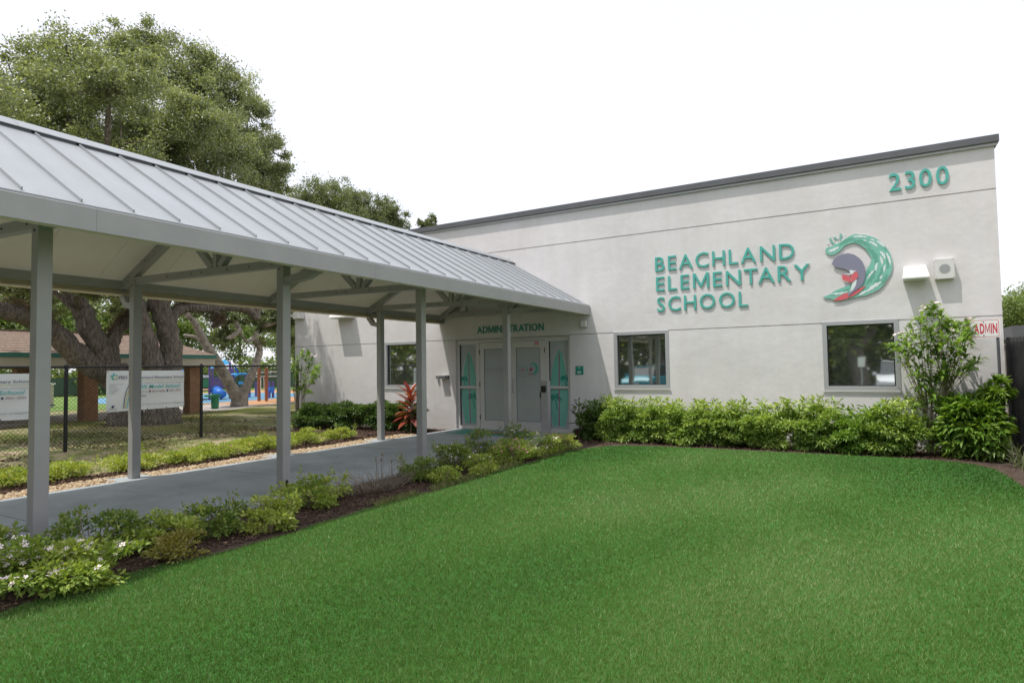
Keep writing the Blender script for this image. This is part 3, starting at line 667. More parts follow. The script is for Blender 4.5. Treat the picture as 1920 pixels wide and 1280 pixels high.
for r in (.015, .03, .045, .06):
    for k in range(int(r*420)):
        t = 2*PI*k/int(r*420); mb.cyl((cxs+r*math.cos(t), D-.1342, czs+r*math.sin(t)), (cxs+r*math.cos(t), D-.1346, czs+r*math.sin(t)), .004, 5)
mb.build('grille_holes', M['black'], sp)['kind'] = 'stuff'
for sx in (a.x+.02, b.x-.02):
    for sz in (b.z+.02, a.z-.02): MB().cyl((sx, D-.1302, sz), (sx, D-.133, sz), .005, 8).build('screw', M['bolt'], sp)
md = empty('alarm_strobe', (0, 0, 0), 'small rounded pale alarm box beside the ADMINISTRATION lettering', 'alarm')
a = atY(D-.06, 1087, 600); b = atY(D-.06, 1099, 613)
box('housing', M['offwhite'], md, a.x, b.x, D-.06, D-.001, b.z, a.z, bevel=.018); box('back_plate', M['alu'], md, a.x-.01, b.x+.01, D-.012, D-.0005, b.z-.01, a.z+.01)
pl = empty('door_plaque', (0, 0, 0), 'small teal room plaque on the wall right of the doors', 'sign')
a = atY(D-.01, 1079, 686); b = atY(D-.01, 1094, 702)
box('plate', M['teal_dark'], pl, a.x, b.x, D-.012, D-.001, b.z, a.z, bevel=.002)
w_ = b.x-a.x; h_ = a.z-b.z
for u0_, u1_, v in ((.36, .62, .80), (.25, .70, .33), (.29, .66, .21)): box('raised_mark', M['white'], pl, a.x+u0_*w_, a.x+u1_*w_, D-.0135, D-.0122, b.z+(v-.035)*h_, b.z+(v+.035)*h_)
ob = empty('hose_bib_box', (0, 0, 0), 'row of small grey outlet boxes on the sunlit wall left of the doors', 'outlet')
for (xa, xb, dp) in ((817, 821, .06), (821.5, 833, .14), (835, 840, .06)):
    a = atY(D-dp, xa, 703.5); b = atY(D-dp, xb, 710); box('outlet_box', M['alu'] if xb < 834 else M['coping'], ob, a.x, b.x, D-dp, D-.001, b.z, a.z, bevel=.004)
    box('cover', M['coping'], ob, a.x+.015, b.x-.015, D-dp-.004, D-dp-.0005, b.z+.02, a.z-.02)
cb = empty('security_camera', (0, 0, 0), 'pale grey camera box at the far left corner of the building', 'camera')
a = atY(D-.1, 552, 586); b = atY(D-.1, 566, 597); box('mount_box', M['offwhite'], cb, a.x, b.x, D-.16, D-.001, b.z, a.z, bevel=.008)
box('arm', M['offwhite'], cb, a.x-.25, a.x-.002, D-.12, D-.06, b.z+.07, a.z-.04); MB().tube([(a.x-.26, D-.09, (a.z+b.z)/2-.02), (a.x-.48, D-.22, (a.z+b.z)/2-.05)], .05, 12).build('barrel', M['offwhite'], cb, smooth=True)

# ADMIN sign: plate on a bracket at the corner
ag = empty('admin_sign', (0, 0, 0), 'white rectangular metal sign reading ADMIN in red at the building corner', 'sign')
YA = D-.32; a = atY(YA, 1813, 600); b = atY(YA, 1876, 632)
def rrect(x0, x1, z0, z1, r, n=5):
    o = []
    for cx, cz, s in ((x1-r, z1-r, 0), (x0+r, z1-r, 1), (x0+r, z0+r, 2), (x1-r, z0+r, 3)):
        for i in range(n+1): t = (s+i/n)*PI/2; o.append((cx+r*math.cos(t), cz+r*math.sin(t)))
    return o[::-1]
fy = lambda u, v, d: (u, d, v)
MB().prism(rrect(a.x, b.x, b.z, a.z, .03), fy, YA+.004, YA).build('plate', M['white'], ag)
o1 = rrect(a.x+.012, b.x-.012, b.z+.012, a.z-.012, .025); o2 = rrect(a.x+.019, b.x-.019, b.z+.019, a.z-.019, .02); n = len(o1)
mb = MB(); mb.add([(u, YA-.0008, v) for u, v in o1+o2], [(i, (i+1) % n, (i+1) % n+n, i+n) for i in range(n)]); mb.build('border', M['red'], ag)
letters('ADMIN', a.x+.09, b.x-.035, b.z+.065, a.z-.065, wallfn(YA-.0006, .001), 'letter', M['red'], ag, .03, .13)
for z in (b.z+.04, a.z-.04): MB().cyl(((a.x+b.x)/2, YA-.0004, z), ((a.x+b.x)/2, YA-.006, z), .008, 8).build('bolt', M['bolt'], ag)
MB().cyl((b.x-.03, YA+.03, -.0), (b.x-.03, YA+.03, a.z-.01), .022, 10).build('post', M['coping'], ag)

# entrance mat and card reader pedestal
mt = empty('door_mat', (0, 0, 0), 'teal door mat with faded orange print in front of the doors', 'mat')
box('mat_sheet', M['teal_dark'], mt, -8.75, -6.75, 11.75, 12.6, .046, .056)
mb = MB(); mb.prism([(-7.85+.42*math.cos(t)*(1+.1*math.sin(3*t)), 12.2+.22*math.sin(t)) for t in np.linspace(0, 2*PI, 19)[:-1]], lambda u, v, d: (u, v, d), .0562, .0575); mb.build('print', M['tanplay'], mt)
mb = MB(); mb.prism([(-7.6+.2*math.cos(t), 12.18+.1*math.sin(t)) for t in np.linspace(0, 2*PI, 13)[:-1]], lambda u, v, d: (u, v, d), .0577, .0585); mb.build('print', M['maroon'], mt)
pd = empty('card_reader_post', (0, 0, 0), 'short square grey post with black card reader beside the right door', 'post')
a = atY(11.9, 1013.5, 714); b = atY(11.9, 1028, 820)
box('post', M['paint'], pd, a.x, b.x, 11.9, 12.05, .045, a.z, bevel=.004)
q = atY(11.88, 1018, 723); q2 = atY(11.88, 1026, 735); box('card_reader', M['black'], pd, a.x+.025, b.x-.03, 11.865, 11.899, q2.z, q.z, bevel=.01)
MB().tube([(a.x-.012, 11.95, q2.z-.13), (a.x-.001, 11.95, q2.z-.13)], .0, 3) if 0 else None
mb = MB(); mb.prism([(11.96+.055*math.cos(t), q2.z-.06+.085*math.sin(t)) for t in np.linspace(0, 2*PI, 19)[:-1]], lambda u, v, d: (d, u, v), a.x-.001, a.x-.035); mb.build('push_plate', M['black'], pd, bevel=.006)

# ============================================================ COVERED WALKWAY
cw = empty('covered_walkway', (0, 0, 0), 'grey steel covered walkway with standing seam roof leading to the doors', 'canopy')
RX, RZ, EN, EF, S = -7.55, 4.105, -5.48, -9.66, .577
Y0C, Y1C = -3.6, D-.004
def roofz(x, side): return RZ-abs(x-RX)*S
PW = .060
for name, ys, X in (('n', NY, -6.35), ('f', FY, -9.25)):
    for y in ys:
        zt = 2.86
        p = box('post', M['paint'], cw, X-PW, X+PW, y-PW, y+PW, .044, zt, bevel=.007)
        MB().cyl((X, y-PW-.001, zt-.05), (X, y-PW-.010, zt-.05), .011, 8).build('bolt', M['bolt'], p)
# drain cut-out at the foot of one post
mb = MB(); mb.prism([(5.2+.02*math.cos(t), .19+.02*math.sin(t)) for t in np.linspace(0, PI, 8)]+[(5.18, .06), (5.22, .06)], lambda u, v, d: (d, u, v), -6.2885, -6.2875)
mb.build('drain_outlet', M['black'], cw)
def rpt(x, y, dz=0): return (x, y, RZ-abs(x-RX)*.60+dz)
def truss(yf, yn, posts=True):
    def yy(x): return yf+(yn-yf)*(x+9.25)/2.9
    def P(x, z): return Vector((x, yy(x), z))
    c = MB().bar(P(-9.42, 2.885), P(-5.75, 2.885), .09, .105).build('chord', M['paint'], cw, bevel=.005)
    for x in (-9.36, -9.2, -8.5, -8.0, -7.8, -7.3, -6.9, -6.5):
        MB().cyl(P(x, 2.885)+Vector((0, -.0455, 0)), P(x, 2.885)+Vector((0, -.054, 0)), .011, 7).build('bolt', M['bolt'], c)
    for x0, x1 in ((-9.585, RX-.035), (-5.575, RX+.035)):
        za = 2.80 if x0 < RX else 2.80
        r = MB().bar(P(x0, za+.01), P(x1, 3.945), .10, .12).build('rafter', M['paint'], cw, bevel=.005)
        for t in (.12, .3, .7):
            q = P(x0, za+.01).lerp(P(x1, 3.945), t); MB().cyl(q+Vector((0, -.0505, 0)), q+Vector((0, -.058, 0)), .011, 7).build('bolt', M['bolt'], r)
    for xt, zt in ((-7.55, 3.88), (-8.18, 3.52), (-6.92, 3.52)):
        MB().bar(P(-7.55+(xt+7.55)*.12, 2.94), P(xt, zt), .085, .085, (0, 1, 0)).build('web_member', M['paint'], cw)
for yf, yn in zip(FY, NY): truss(yf, yn)
truss(D-.16, D-.10)
# ceiling panels and standing seam roof panels
pw = .41
k = int((Y1C-Y0C)/pw)+1
th = .004
for side, xe in ((1, EN), (-1, EF)):
    for i in range(k):
        y1 = Y1C-i*pw; y0 = max(y1-pw, Y0C)
        x0 = RX+side*.02; x1 = xe
        z0 = roofz(x0, side); z1 = roofz(x1, side)
        mb = MB(); mb.add([(x0, y0, z0), (x1, y0, z1), (x1, y1, z1), (x0, y1, z0), (x0, y0, z0-.02), (x1, y0, z1-.02), (x1, y1, z1-.02), (x0, y1, z0-.02)],
                          [(0, 1, 2, 3), (7, 6, 5, 4), (0, 4, 5, 1), (1, 5, 6, 2), (2, 6, 7, 3), (3, 7, 4, 0)])
        rp = mb.build('roof_panel', M['roofmetal'], cw)
        if y0 > Y0C+.02: MB().bar((x0+side*.16, y0, roofz(x0+side*.16, side)+.014), (x1-side*.03, y0, roofz(x1-side*.03, side)+.014), .010, .028).build('seam', M['roofmetal'], rp)
    # smooth ceiling in wider sheets, 3 mm gaps
    for i in range(0, k, 2):
        y1 = Y1C-i*pw; y0 = max(y1-2*pw+.004, Y0C)
        xa = RX+side*.06; xb = xe-side*.10
        za = roofz(xa, side)-.075; zb = roofz(xb, side)-.075
        MB().add([(xa, y0, za), (xb, y0, zb), (xb, y1, zb), (xa, y1, za), (xa, y0, za+.03), (xb, y0, zb+.03), (xb, y1, zb+.03), (xa, y1, za+.03)],
                 [(0, 1, 2, 3), (7, 6, 5, 4), (0, 4, 5, 1), (1, 5, 6, 2), (2, 6, 7, 3), (3, 7, 4, 0)]).build('ceiling_panel', M['ceil'], cw)
# ridge cap: folded strip raised on closures, in lengths
y = Y0C
while y < Y1C-.02:
    y2 = min(y+3.2, Y1C)
    mb = MB(); w = .17
    prof = [(-w-.0, RZ-w*S+.045), (0, RZ+.06), (w, RZ-w*S+.045)]; lo = [(w, RZ-w*S+.036), (0, RZ+.05), (-w, RZ-w*S+.036)]
    pr_ = prof+lo; n = len(pr_)
    mb.add([(RX+a, y+.002, b) for a, b in pr_]+[(RX+a, y2-.002, b) for a, b in pr_], [tuple(range(n)), tuple(range(2*n-1, n-1, -1))]+[(i, i+n, (i+1) % n+n, (i+1) % n) for i in range(n)])
    mb.build('ridge_cap', M['roofmetal'], cw); y = y2
for side in (1, -1):
    for i in range(k):
        y1 = Y1C-i*pw-.02; y0 = max(y1-pw+.04, Y0C); xx = RX+side*.145
        MB().bar((xx, y0, RZ-.145*S+.018), (xx, y1, RZ-.145*S+.018), .01, .034).build('ridge_closure', M['coping'], cw)
# fascia boards in lengths
ys = [-3.6, .7, 3.0, 8.3, D-.005]
ys = [Y0C, .2, 2.62, 5.9, 9.2, Y1C]
for a, b in zip(ys, ys[1:]):
    MB().prism([(EN, 2.700), (EN+.012, 2.700), (EN+.012, 2.888), (EN, 2.896)], lambda u, v, d: (u, d, v), a+.001, b-.001).build('fascia', M['paint'], cw)
    MB().box(EN-.09, EN-.001, a+.001, b-.001, 2.700, 2.712).build('gutter_bottom', M['gutter'], cw)
    MB().box(EF-.012, EF, a+.001, b-.001, 2.700, 2.890).build('fascia', M['paint'], cw)
    MB().box(EF+.001, EF+.14, a+.001, b-.001, 2.690, 2.712).build('gutter_bottom', M['gutter'], cw)
    MB().box(EF+.018, EF+.022, a+.001, b-.001, 2.713, 2.80).build('gutter_trough', M['gutter'], cw)
    MB().box(EF+.141, EF+.156, a+.001, b-.001, 2.775, 2.955).build('gutter_back', M['paint'], cw)
# downspout elbows
for (yy_) in (5.2, 10.6):
    mb = MB(); mb.bar((-6.289, yy_+.0, 2.60), (-5.88, yy_, 2.70), .10, .10); mb.bar((-5.90, yy_, 2.69), (-5.62, yy_, 2.80), .10, .10)
    mb = MB(); mb.tube([(-6.288, yy_, 2.66), (-5.90, yy_, 2.70), (-5.60, yy_, 2.80)], .066, 4); mb.build('downspout', M['paint'], cw)
for yy_ in (4.97, 10.12):
    mb = MB(); mb.tube([(-9.312, yy_, 2.52), (-9.46, yy_, 2.55), (-9.58, yy_, 2.70)], .066, 4); mb.build('downspout', M['paint'], cw)
# small emergency light inside the truss by the doors
el = empty('canopy_floodlight', (0, 0, 0), 'small grey floodlight box standing on the last truss by the doors', 'light')
a = atY(D-.3, 867, 578); box('housing', M['alu'], el, a.x, a.x+.12, D-.36, D-.24, 2.95, 3.07, bevel=.005); box('bracket', M['coping'], el, a.x+.03, a.x+.09, D-.32, D-.28, 2.938, 2.949)

# ============================================================ BLACK CHAIN LINK FENCE AND BANNERS
FX = -14.08
cf = empty('chain_link_fence', (0, 0, 0), 'black chain link fence with round posts beyond the covered walkway', 'fence')
py = [-2.8, .25, 3.25, 6.22, 9.12, 12.0]
for y in py: MB().cyl((FX, y, -.0), (FX, y, 1.73), .036, 12).build('post', M['blackmetal'], cf, smooth=False); MB().tube([(FX, y, 1.731), (FX, y, 1.76)], [.042, .02], 12).build('post_cap', M['blackmetal'], cf)
for a, b in zip(py, py[1:]):
    MB().cyl((FX, a+.0365, 1.70), (FX, b-.0365, 1.70), .022, 10).build('top_rail', M['blackmetal'], cf)
    mb = MB(); c = .080; z0, z1 = .04, 1.69
    n = int((b-a+1.7)/c)+2
    for k in range(n):
        for s in (1, -1):
            ya = a+k*c-(1.65 if s > 0 else 0); yb_ = ya+s*(z1-z0); zA, zB = z0, z1
            if s < 0: ya = a+k*c; yb_ = ya-(z1-z0)
            t0, t1 = 0., 1.; dy = yb_-ya
            ta, tb = (a+.04-ya)/dy, (b-.04-ya)/dy
            if ta > tb: ta, tb = tb, ta
            t0, t1 = max(t0, ta), min(t1, tb)
            if t1 <= t0: continue
            mb.tube([(FX+s*.002, ya+dy*t0, z0+(z1-z0)*t0), (FX+s*.002, ya+dy*t1, z0+(z1-z0)*t1)], .0030, 3, cap=False)
    mb.build('wire_mesh', M['blackmetal'], cf)['kind'] = 'stuff'

def banner(y0, y1, z0a, z0b, z1a, z1b, label, cut=False):
    x = FX+.055
    e = empty('banner', (0, 0, 0), label, 'banner', 'white school banners tied to the black fence')
    nx, nz = 28, 12; vs = []; fs = []
    def zz(u, v): lo = z0a+(z0b-z0a)*u; hi = z1a+(z1b-z1a)*u; return lo+(hi-lo)*v
    for i in range(nx+1):
        for j in range(nz+1):
            u, v = i/nx, j/nz; vs.append((x+.008*math.sin(u*9+v*2)+.006*math.sin(v*7-u*5)-.010, y0+(y1-y0)*u, zz(u, v)))
    for i in range(nx):
        for j in range(nz): a = i*(nz+1)+j; fs.append((a, a+nz+1, a+nz+2, a+1))
    MB().add(vs, fs).build('sheet', M['banner'], e, smooth=True)
    W = y1-y0; H = (z1a+z1b-z0a-z0b)/2
    F = fencefn(x+.014, .0012)
    U = lambda u: y0+W*u
    Zv = lambda v: (z0a+z0b)/2+H*v
    def w(body, u0, u1, v0, v1, m, shear=0., off=.0): word(body, U(u0), U(u1), Zv(v0), Zv(v1), F, 'lettering', M[m], e, off, shear)
    w('PBIS', .14, .245, .795, .875, 'navy')
    w("Florida's Positive", .03, .195, .655, .685, 'greyprint'); w('Behavioral', .03, .115, .60, .63, 'greyprint'); w('Interventions', .03, .16, .545, .575, 'greyprint'); w('& Support', .03, .135, .49, .52, 'greyprint'); w('Project', .03, .10, .435, .465, 'greyprint')
    w('Beachland Elementary School', .36, .98, .80, .855, 'navy', 0, .004)
    w('Positive Behavioral Interventions and Support', .36, .98, .675, .70, 'greyprint')
    w('PBIS Model School', .36, .94, .55, .635, 'tealprint', .25, .004)
    w('2018-2019', .31, .50, .435, .475, 'greyprint', 0, .003); w('2019-2020', .555, .725, .445, .485, 'maroon', 0, .003); w('2021-2022', .785, .95, .45, .49, 'maroon', 0, .003); w('2023-2024', .31, .48, .34, .38, 'navy', 0, .003)
    w('A Multi-Tiered System of Support', .42, .99, .12, .16, 'greyprint', .3)
    mb = MB()
    for i, (u, v) in enumerate(((.275, .45), (.53, .465), (.76, .47), (.275, .36))):
        MB().prism([(U(u)+.022*math.cos(t), Zv(v)+.022*math.sin(t)) for t in np.linspace(0, 2*PI, 13)[:-1]], lambda a, b, d: (d, a, b), x+.0135, x+.0148).build('print_disc', M[('greyprint', 'maroon', 'navy', 'navy')[i]], e)
    MB().prism([(U(.37), Zv(.745)), (U(.98), Zv(.755)), (U(.98), Zv(.763)), (U(.37), Zv(.753))], lambda a, b, d: (d, a, b), x+.0135, x+.0146).build('print_rule', M['yellowprint'], e)
    for k, m in enumerate(('navy', 'yellowprint', 'tealprint')):
        A = []; B = []
        for i in range(15):
            t = i/14*1.45; A.append((U(.20+k*.022+.21*(1-math.cos(t))), Zv(.06+.82*math.sin(t)*(1-k*.04)))); B.append((U(.208+k*.022+.21*(1-math.cos(t))), Zv(.06+.815*math.sin(t)*(1-k*.04))))
        MB().prism(A+B[::-1], lambda a, b, d: (d, a, b), x+.0135, x+.0144+k*.0002).build('print_arc', M[m], e)
    # star shaped logo mark
    def star(cu, cv, r, m, rot, lift):
        p = []
        for i in range(10):
            a = PI/2+rot+i*PI/5; q = r*(1 if i % 2 == 0 else .48); p.append((U(cu)+q*math.cos(a), Zv(cv)+q*math.sin(a)))
        MB().prism(p, lambda a, b, d: (d, a, b), x+.0135, x+.0142+lift).build('star_print', M[m], e)
    star(.085, .86, .085, 'tealprint', .15, 0); star(.095, .845, .055, 'yellowprint', .1, .0006); star(.095, .84, .034, 'banner', .1, .0012)
    MB().prism([(U(.055), Zv(.12)), (U(.075), Zv(.15)), (U(.09), Zv(.13)), (U(.11), Zv(.20)), (U(.085), Zv(.10)), (U(.07), Zv(.08))], lambda a, b, d: (d, a, b), x+.0135, x+.0144).build('logo_print', M['navy'], e)
    w('UNIVERSITY OF', .03, .125, .065, .08, 'greyprint'); w('SOUTH FLORIDA', .03, .125, .035, .05, 'greyprint')
    for u, v in ((.012, .97), (.988, .97), (.012, .03), (.988, .03), (.5, .02), (.27, .02), (.75, .02)):
        MB().cyl((x+.0125, U(u), zz(u, v)), (x+.0155, U(u), zz(u, v)), .011, 10).build('grommet', M['black'], e)
banner(6.95, 8.66, .735, .76, 1.615, 1.605, 'white banner whose left star logo shows, tied between two fence posts')
banner(3.62, 5.62, .735, .70, 1.58, 1.575, 'white banner cut off by the left edge of the picture')

# right hand slatted fence
rf = empty('privacy_fence', (0, 0, 0), 'tall charcoal slatted fence running from the right building corner', 'fence')
FXR = 1.90
for i in range(62):
    y = 13.35-i*.085
    V = []
    me = npmesh('slat', [(FXR, y, .03), (FXR+.012, y-.066, .03), (FXR+.012, y-.066, 1.86+.03*math.sin(i*1.7)), (FXR, y, 1.86+.03*math.sin(i*1.7)),
                         (FXR+.006, y, .03), (FXR+.018, y-.066, .03), (FXR+.018, y-.066, 1.86+.03*math.sin(i*1.7)), (FXR+.006, y, 1.86+.03*math.sin(i*1.7))],
                [(0, 1, 2), (0, 2, 3), (6, 5, 4), (7, 6, 4), (3, 2, 6), (3, 6, 7), (0, 4, 5), (0, 5, 1), (1, 5, 6), (1, 6, 2), (0, 3, 7), (0, 7, 4)], M['slat'], tint=[random.random()**2*.7]*12)
    link('slat', me, rf)
mb = MB()
for i in range(100):
    z = .06+i*.0178
    if z > 1.86: break
    mb.bar((FXR-.004, 13.4, z), (FXR-.004, 8.1, z), .004, .006)
for i in range(60): mb.bar((FXR-.008, 13.38-i*.088, .03), (FXR-.008, 13.38-i*.088, 1.9), .006, .006)
mb.build('woven_wires', M['alu'] if 0 else M['blackmetal'], rf)['kind'] = 'stuff'
for y in (13.38, 10.9, 8.4): MB().cyl((FXR+.05, y, 0), (FXR+.05, y, 1.93), .035, 10).build('post', M['blackmetal'], rf)

# far structures to the right of the building
ra = empty('distant_walkway_roof', (0, 0, 0), 'flat dark grey walkway roof beyond the slatted fence', 'canopy')
box('roof_slab', M['coping'], ra, 3.0, 12, 20, 23, 2.12, 2.42)
for x in (3.2, 6.5, 9.8): box('post', M['coping'], ra, x, x+.14, 20.1, 20.24, 0, 2.119)
wl_ = empty('distant_wall', (0, 0, 0), 'low cream wall below the distant walkway roof at right', 'wall'); box('wall', M['cream'], wl_, 2.6, 14, 24.5, 24.8, 0, 2.0); box('cap', M['cream'], wl_, 2.55, 14.05, 24.45, 24.85, 2.001, 2.06)

# ============================================================ SHRUBS AND FLOWERS
def stems(e, base, tips, r0=.012, r1=.004, matl='stem', sag=.06, name='stem', seg=5):
    mb = MB(); b = Vector(base)
    for t in tips:
        t = Vector(t); s = b+Vector((random.uniform(-.06, .06), random.uniform(-.06, .06), 0)); m = s.lerp(t, .5)+Vector((random.uniform(-sag, sag), random.uniform(-sag, sag), random.uniform(0, sag)))
        mb.tube([s, m, t], [r0, (r0+r1)/2, r1], seg, cap=False)
    o = mb.build(name, M[matl], e); o['kind'] = 'stuff'; return o
def shrub(name, c, R, label, cat, group, matl, nl, L, W, nsub=26, zmin=.03, droop=.25, outw=.8, subr=.34, upw=.35, inner=.35, base=.0, tbias=0, boxy=False):
    c = np.array(c, float); R = np.array(R, float)
    e = empty(name, (0, 0, 0), label, cat, group)
    P, d2, tint, C = clumpy(c, R, nsub, nl, subr, inner, zmin, boxy=boxy)
    out = unit((P-c)/R); Dr = out*outw+d2*.7+np.random.normal(size=P.shape)*.45+np.array([0, 0, upw-.1])
    Nr = np.random.normal(size=P.shape)*.5+np.array([0, 0, 1])+out*.4
    n = len(P); leaves('foliage', P, Dr, Nr, L*np.random.uniform(.6, 1.2, n), W*np.random.uniform(.7, 1.15, n), M[matl], e, np.clip(tint+tbias, 0, 1), droop=droop)
    tips = C[np.random.permutation(len(C))[:14]]; stems(e, (c[0], c[1], base), tips)
    return e, P, C
def petals(e, P, s, matl, name='blossom', up=True, kind='stuff'):
    mb = MB()
    for p in P:
        n = Vector((random.gauss(0, .45), random.gauss(0, .45)-.25, 1)).normalized(); a = n.orthogonal().normalized(); b = n.cross(a); r = s*random.uniform(.7, 1.2); t0 = random.random()*6
        vs = [Vector(p)]
        for k in range(5):
            t = t0+k*2*PI/5
            vs += [Vector(p)+(a*math.cos(t-.42)+b*math.sin(t-.42))*r*.8+n*r*.18, Vector(p)+(a*math.cos(t)+b*math.sin(t))*r+n*r*.1, Vector(p)+(a*math.cos(t+.42)+b*math.sin(t+.42))*r*.8+n*r*.18]
        mb.add(vs, [(0, 1+3*k, 2+3*k, 3+3*k) for k in range(5)])
    o = mb.build(name, M[matl], e)
    if kind: o['kind'] = kind
    return o

# hedge along the sunlit wall: eight leafy shrubs
G = 'leafy green shrubs in the hedge below the white wall'
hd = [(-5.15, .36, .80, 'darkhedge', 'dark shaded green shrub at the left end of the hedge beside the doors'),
      (-4.55, .46, .90, 'hedgeleaf', 'dense bright green shrub below the left edge of the small window'),
      (-3.85, .47, .90, 'hedgeleaf', 'bright green hedge shrub directly under the small window'),
      (-3.13, .43, .85, 'hedgeleaf', 'green hedge shrub just right of the small window, before the notch'),
      (-2.42, .40, .84, 'hedgeleaf', 'rounded green hedge shrub just right of the notch in the hedge'),
      (-1.78, .38, .86, 'hedgeleaf', 'yellowish green shrub in the middle between the two sunlit windows'),
      (-1.05, .46, .93, 'hedgeleaf', 'tall leafy shrub below the left edge of the large window'),
      (-.38, .38, .78, 'bushleaf', 'brighter broad-leaved low shrub under the large window'),
      (.25, .44, .95, 'hedgeleaf', 'green shrub at the right end of the hedge beside the white-flowered tree')]
for i, (x, rx, h, ml, lb) in enumerate(hd):
    h *= .90
    yy = 12.22-.015*i-.06*(i % 2)
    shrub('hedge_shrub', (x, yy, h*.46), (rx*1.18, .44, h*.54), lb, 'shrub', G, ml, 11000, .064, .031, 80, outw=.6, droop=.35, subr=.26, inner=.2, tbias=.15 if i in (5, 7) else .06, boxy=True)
    # loose sprigs breaking the outline
    nn = 9; C = np.stack([x+np.random.uniform(-rx, rx, nn), yy+np.random.uniform(-.3, .3, nn), h*np.random.uniform(.90, 1.02, nn)], 1)
    k = np.random.randint(0, nn, 260); P = C[k]+np.random.normal(size=(260, 3))*[.05, .05, .045]
    leaves('sprigs', P, (P-C[k])+np.random.normal(size=P.shape)*.02+[0, 0, .02], np.random.normal(size=P.shape)*.4+[0, 0, 1], .10*np.random.uniform(.6, 1.2, 260), .032, M[ml], [o for o in COL.objects if o.name.startswith('hedge_shrub')][-1], np.random.uniform(.35, 1, 260), droop=.4)
# big leaf shrub in the corner
shrub('corner_shrub', (1.28, 12.12, .50), (.50, .50, .62), 'large light green broad-leaved shrub in the corner by the slatted fence', 'shrub', None, 'bushleaf', 6000, .125, .055, 60, droop=.45, outw=.75, tbias=.12)
shrub('corner_shrub', (1.62, 12.3, 1.02), (.22, .2, .30), 'thin upright leafy shoots rising behind the corner shrub at the fence', 'shrub', None, 'bushleaf', 420, .13, .05, 10, droop=.4, tbias=.15)

# shaded hedge left of the doors
G = 'dark glossy shrubs in the hedge along the shaded wall'
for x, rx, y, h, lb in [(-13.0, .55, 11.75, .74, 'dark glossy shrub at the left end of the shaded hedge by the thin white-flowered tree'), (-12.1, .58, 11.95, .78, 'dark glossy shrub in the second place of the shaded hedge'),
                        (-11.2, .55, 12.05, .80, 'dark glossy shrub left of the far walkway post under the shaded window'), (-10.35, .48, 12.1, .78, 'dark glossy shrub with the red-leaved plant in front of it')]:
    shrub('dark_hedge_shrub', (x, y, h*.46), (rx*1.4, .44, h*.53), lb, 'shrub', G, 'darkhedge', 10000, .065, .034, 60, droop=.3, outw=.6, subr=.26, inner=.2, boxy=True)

# flowering trees (plumeria) : many thin stems, leaf rosettes at the tips, white flower heads
def plumeria(base, tips, label, leafL=.15, blooms=(), perm=15, matl='plumleaf', r=.012):
    e = empty('flowering_tree', (0, 0, 0), label, 'tree')
    b = Vector(base); mb = MB(); allP = []; allD = []
    trunks = []
    for k in range(9):
        a = k*2*PI/9+random.uniform(-.3, .3); trunks.append([b+Vector((math.cos(a)*.05, math.sin(a)*.05, 0)), b+Vector((math.cos(a)*.11+random.uniform(-.04, .04), math.sin(a)*.10, .55)), b+Vector((math.cos(a)*.22, math.sin(a)*.16, 1.05))])
    for t in trunks: mb.tube(t, [r, r*.85, r*.62], 6, cap=False)
    for t in tips:
        t = Vector(t); tr = min(trunks, key=lambda q: (q[2].xy-t.xy).length+random.uniform(0, .12)); hgt = max(.25, min(1.0, (t.z-.35)/1.3))
        s = tr[1].lerp(tr[2], random.uniform(.1, 1)) if t.z > .9 else tr[0].lerp(tr[1], random.uniform(.5, 1))
        m = s.lerp(t, .55)+Vector((random.uniform(-.04, .04), random.uniform(-.04, .04), -.03))
        mb.tube([s, m, t], [r*.55, r*.42, r*.32], 5, cap=False)
        n = perm; al = np.random.rand(n)*2*PI; el = np.random.uniform(-.15, 1.15, n)
        Dv = np.stack([np.cos(al)*np.cos(el), np.sin(al)*np.cos(el), np.sin(el)], 1)
        Pv = np.array(t)+Dv*.015-np.array((t-m).normalized())*np.random.rand(n)[:, None]*.20
        allP.append(Pv); allD.append(Dv)
    mb.build('stem', M['stem'], e)['kind'] = 'stuff'
    P = np.concatenate(allP); Dv = np.concatenate(allD); n = len(P); L = leafL*np.random.uniform(.55, 1.2, n)
    # two-segment drooping leaves
    S = unit(np.cross(Dv, [0, 0, 1.])); Nn = unit(np.cross(S, Dv)); W = L*.30
    m1 = P+Dv*L[:, None]*.5+Nn*L[:, None]*.03; tip = P+Dv*L[:, None]*.92-np.array([0, 0, 1.])*L[:, None]*np.random.uniform(.1, .5, n)[:, None]
    l = m1+S*W[:, None]*.5; rr = m1-S*W[:, None]*.5
    V = np.stack([P, l, rr, tip, m1-Nn*W[:, None]*.12], 1).reshape(-1, 3); q = np.arange(n)[:, None]*5
    T = np.concatenate([q+[0, 4, 1], q+[0, 2, 4], q+[4, 3, 1], q+[4, 2, 3]], 1).reshape(-1, 3)
    o = link('foliage', npmesh('foliage', V, T, M[matl], tint=np.repeat(np.random.beta(2, 1.8, n), 4)), e); o['kind'] = 'stuff'
    for (x, y, z, s) in blooms:
        pts = [(x+random.gauss(0, s*.5), y+random.gauss(0, s*.4), z+random.gauss(0, s*.3)) for _ in range(9)]
        petals(e, pts, s*.55, 'petal_white', 'blossom', kind=None)
    return e
tp = []
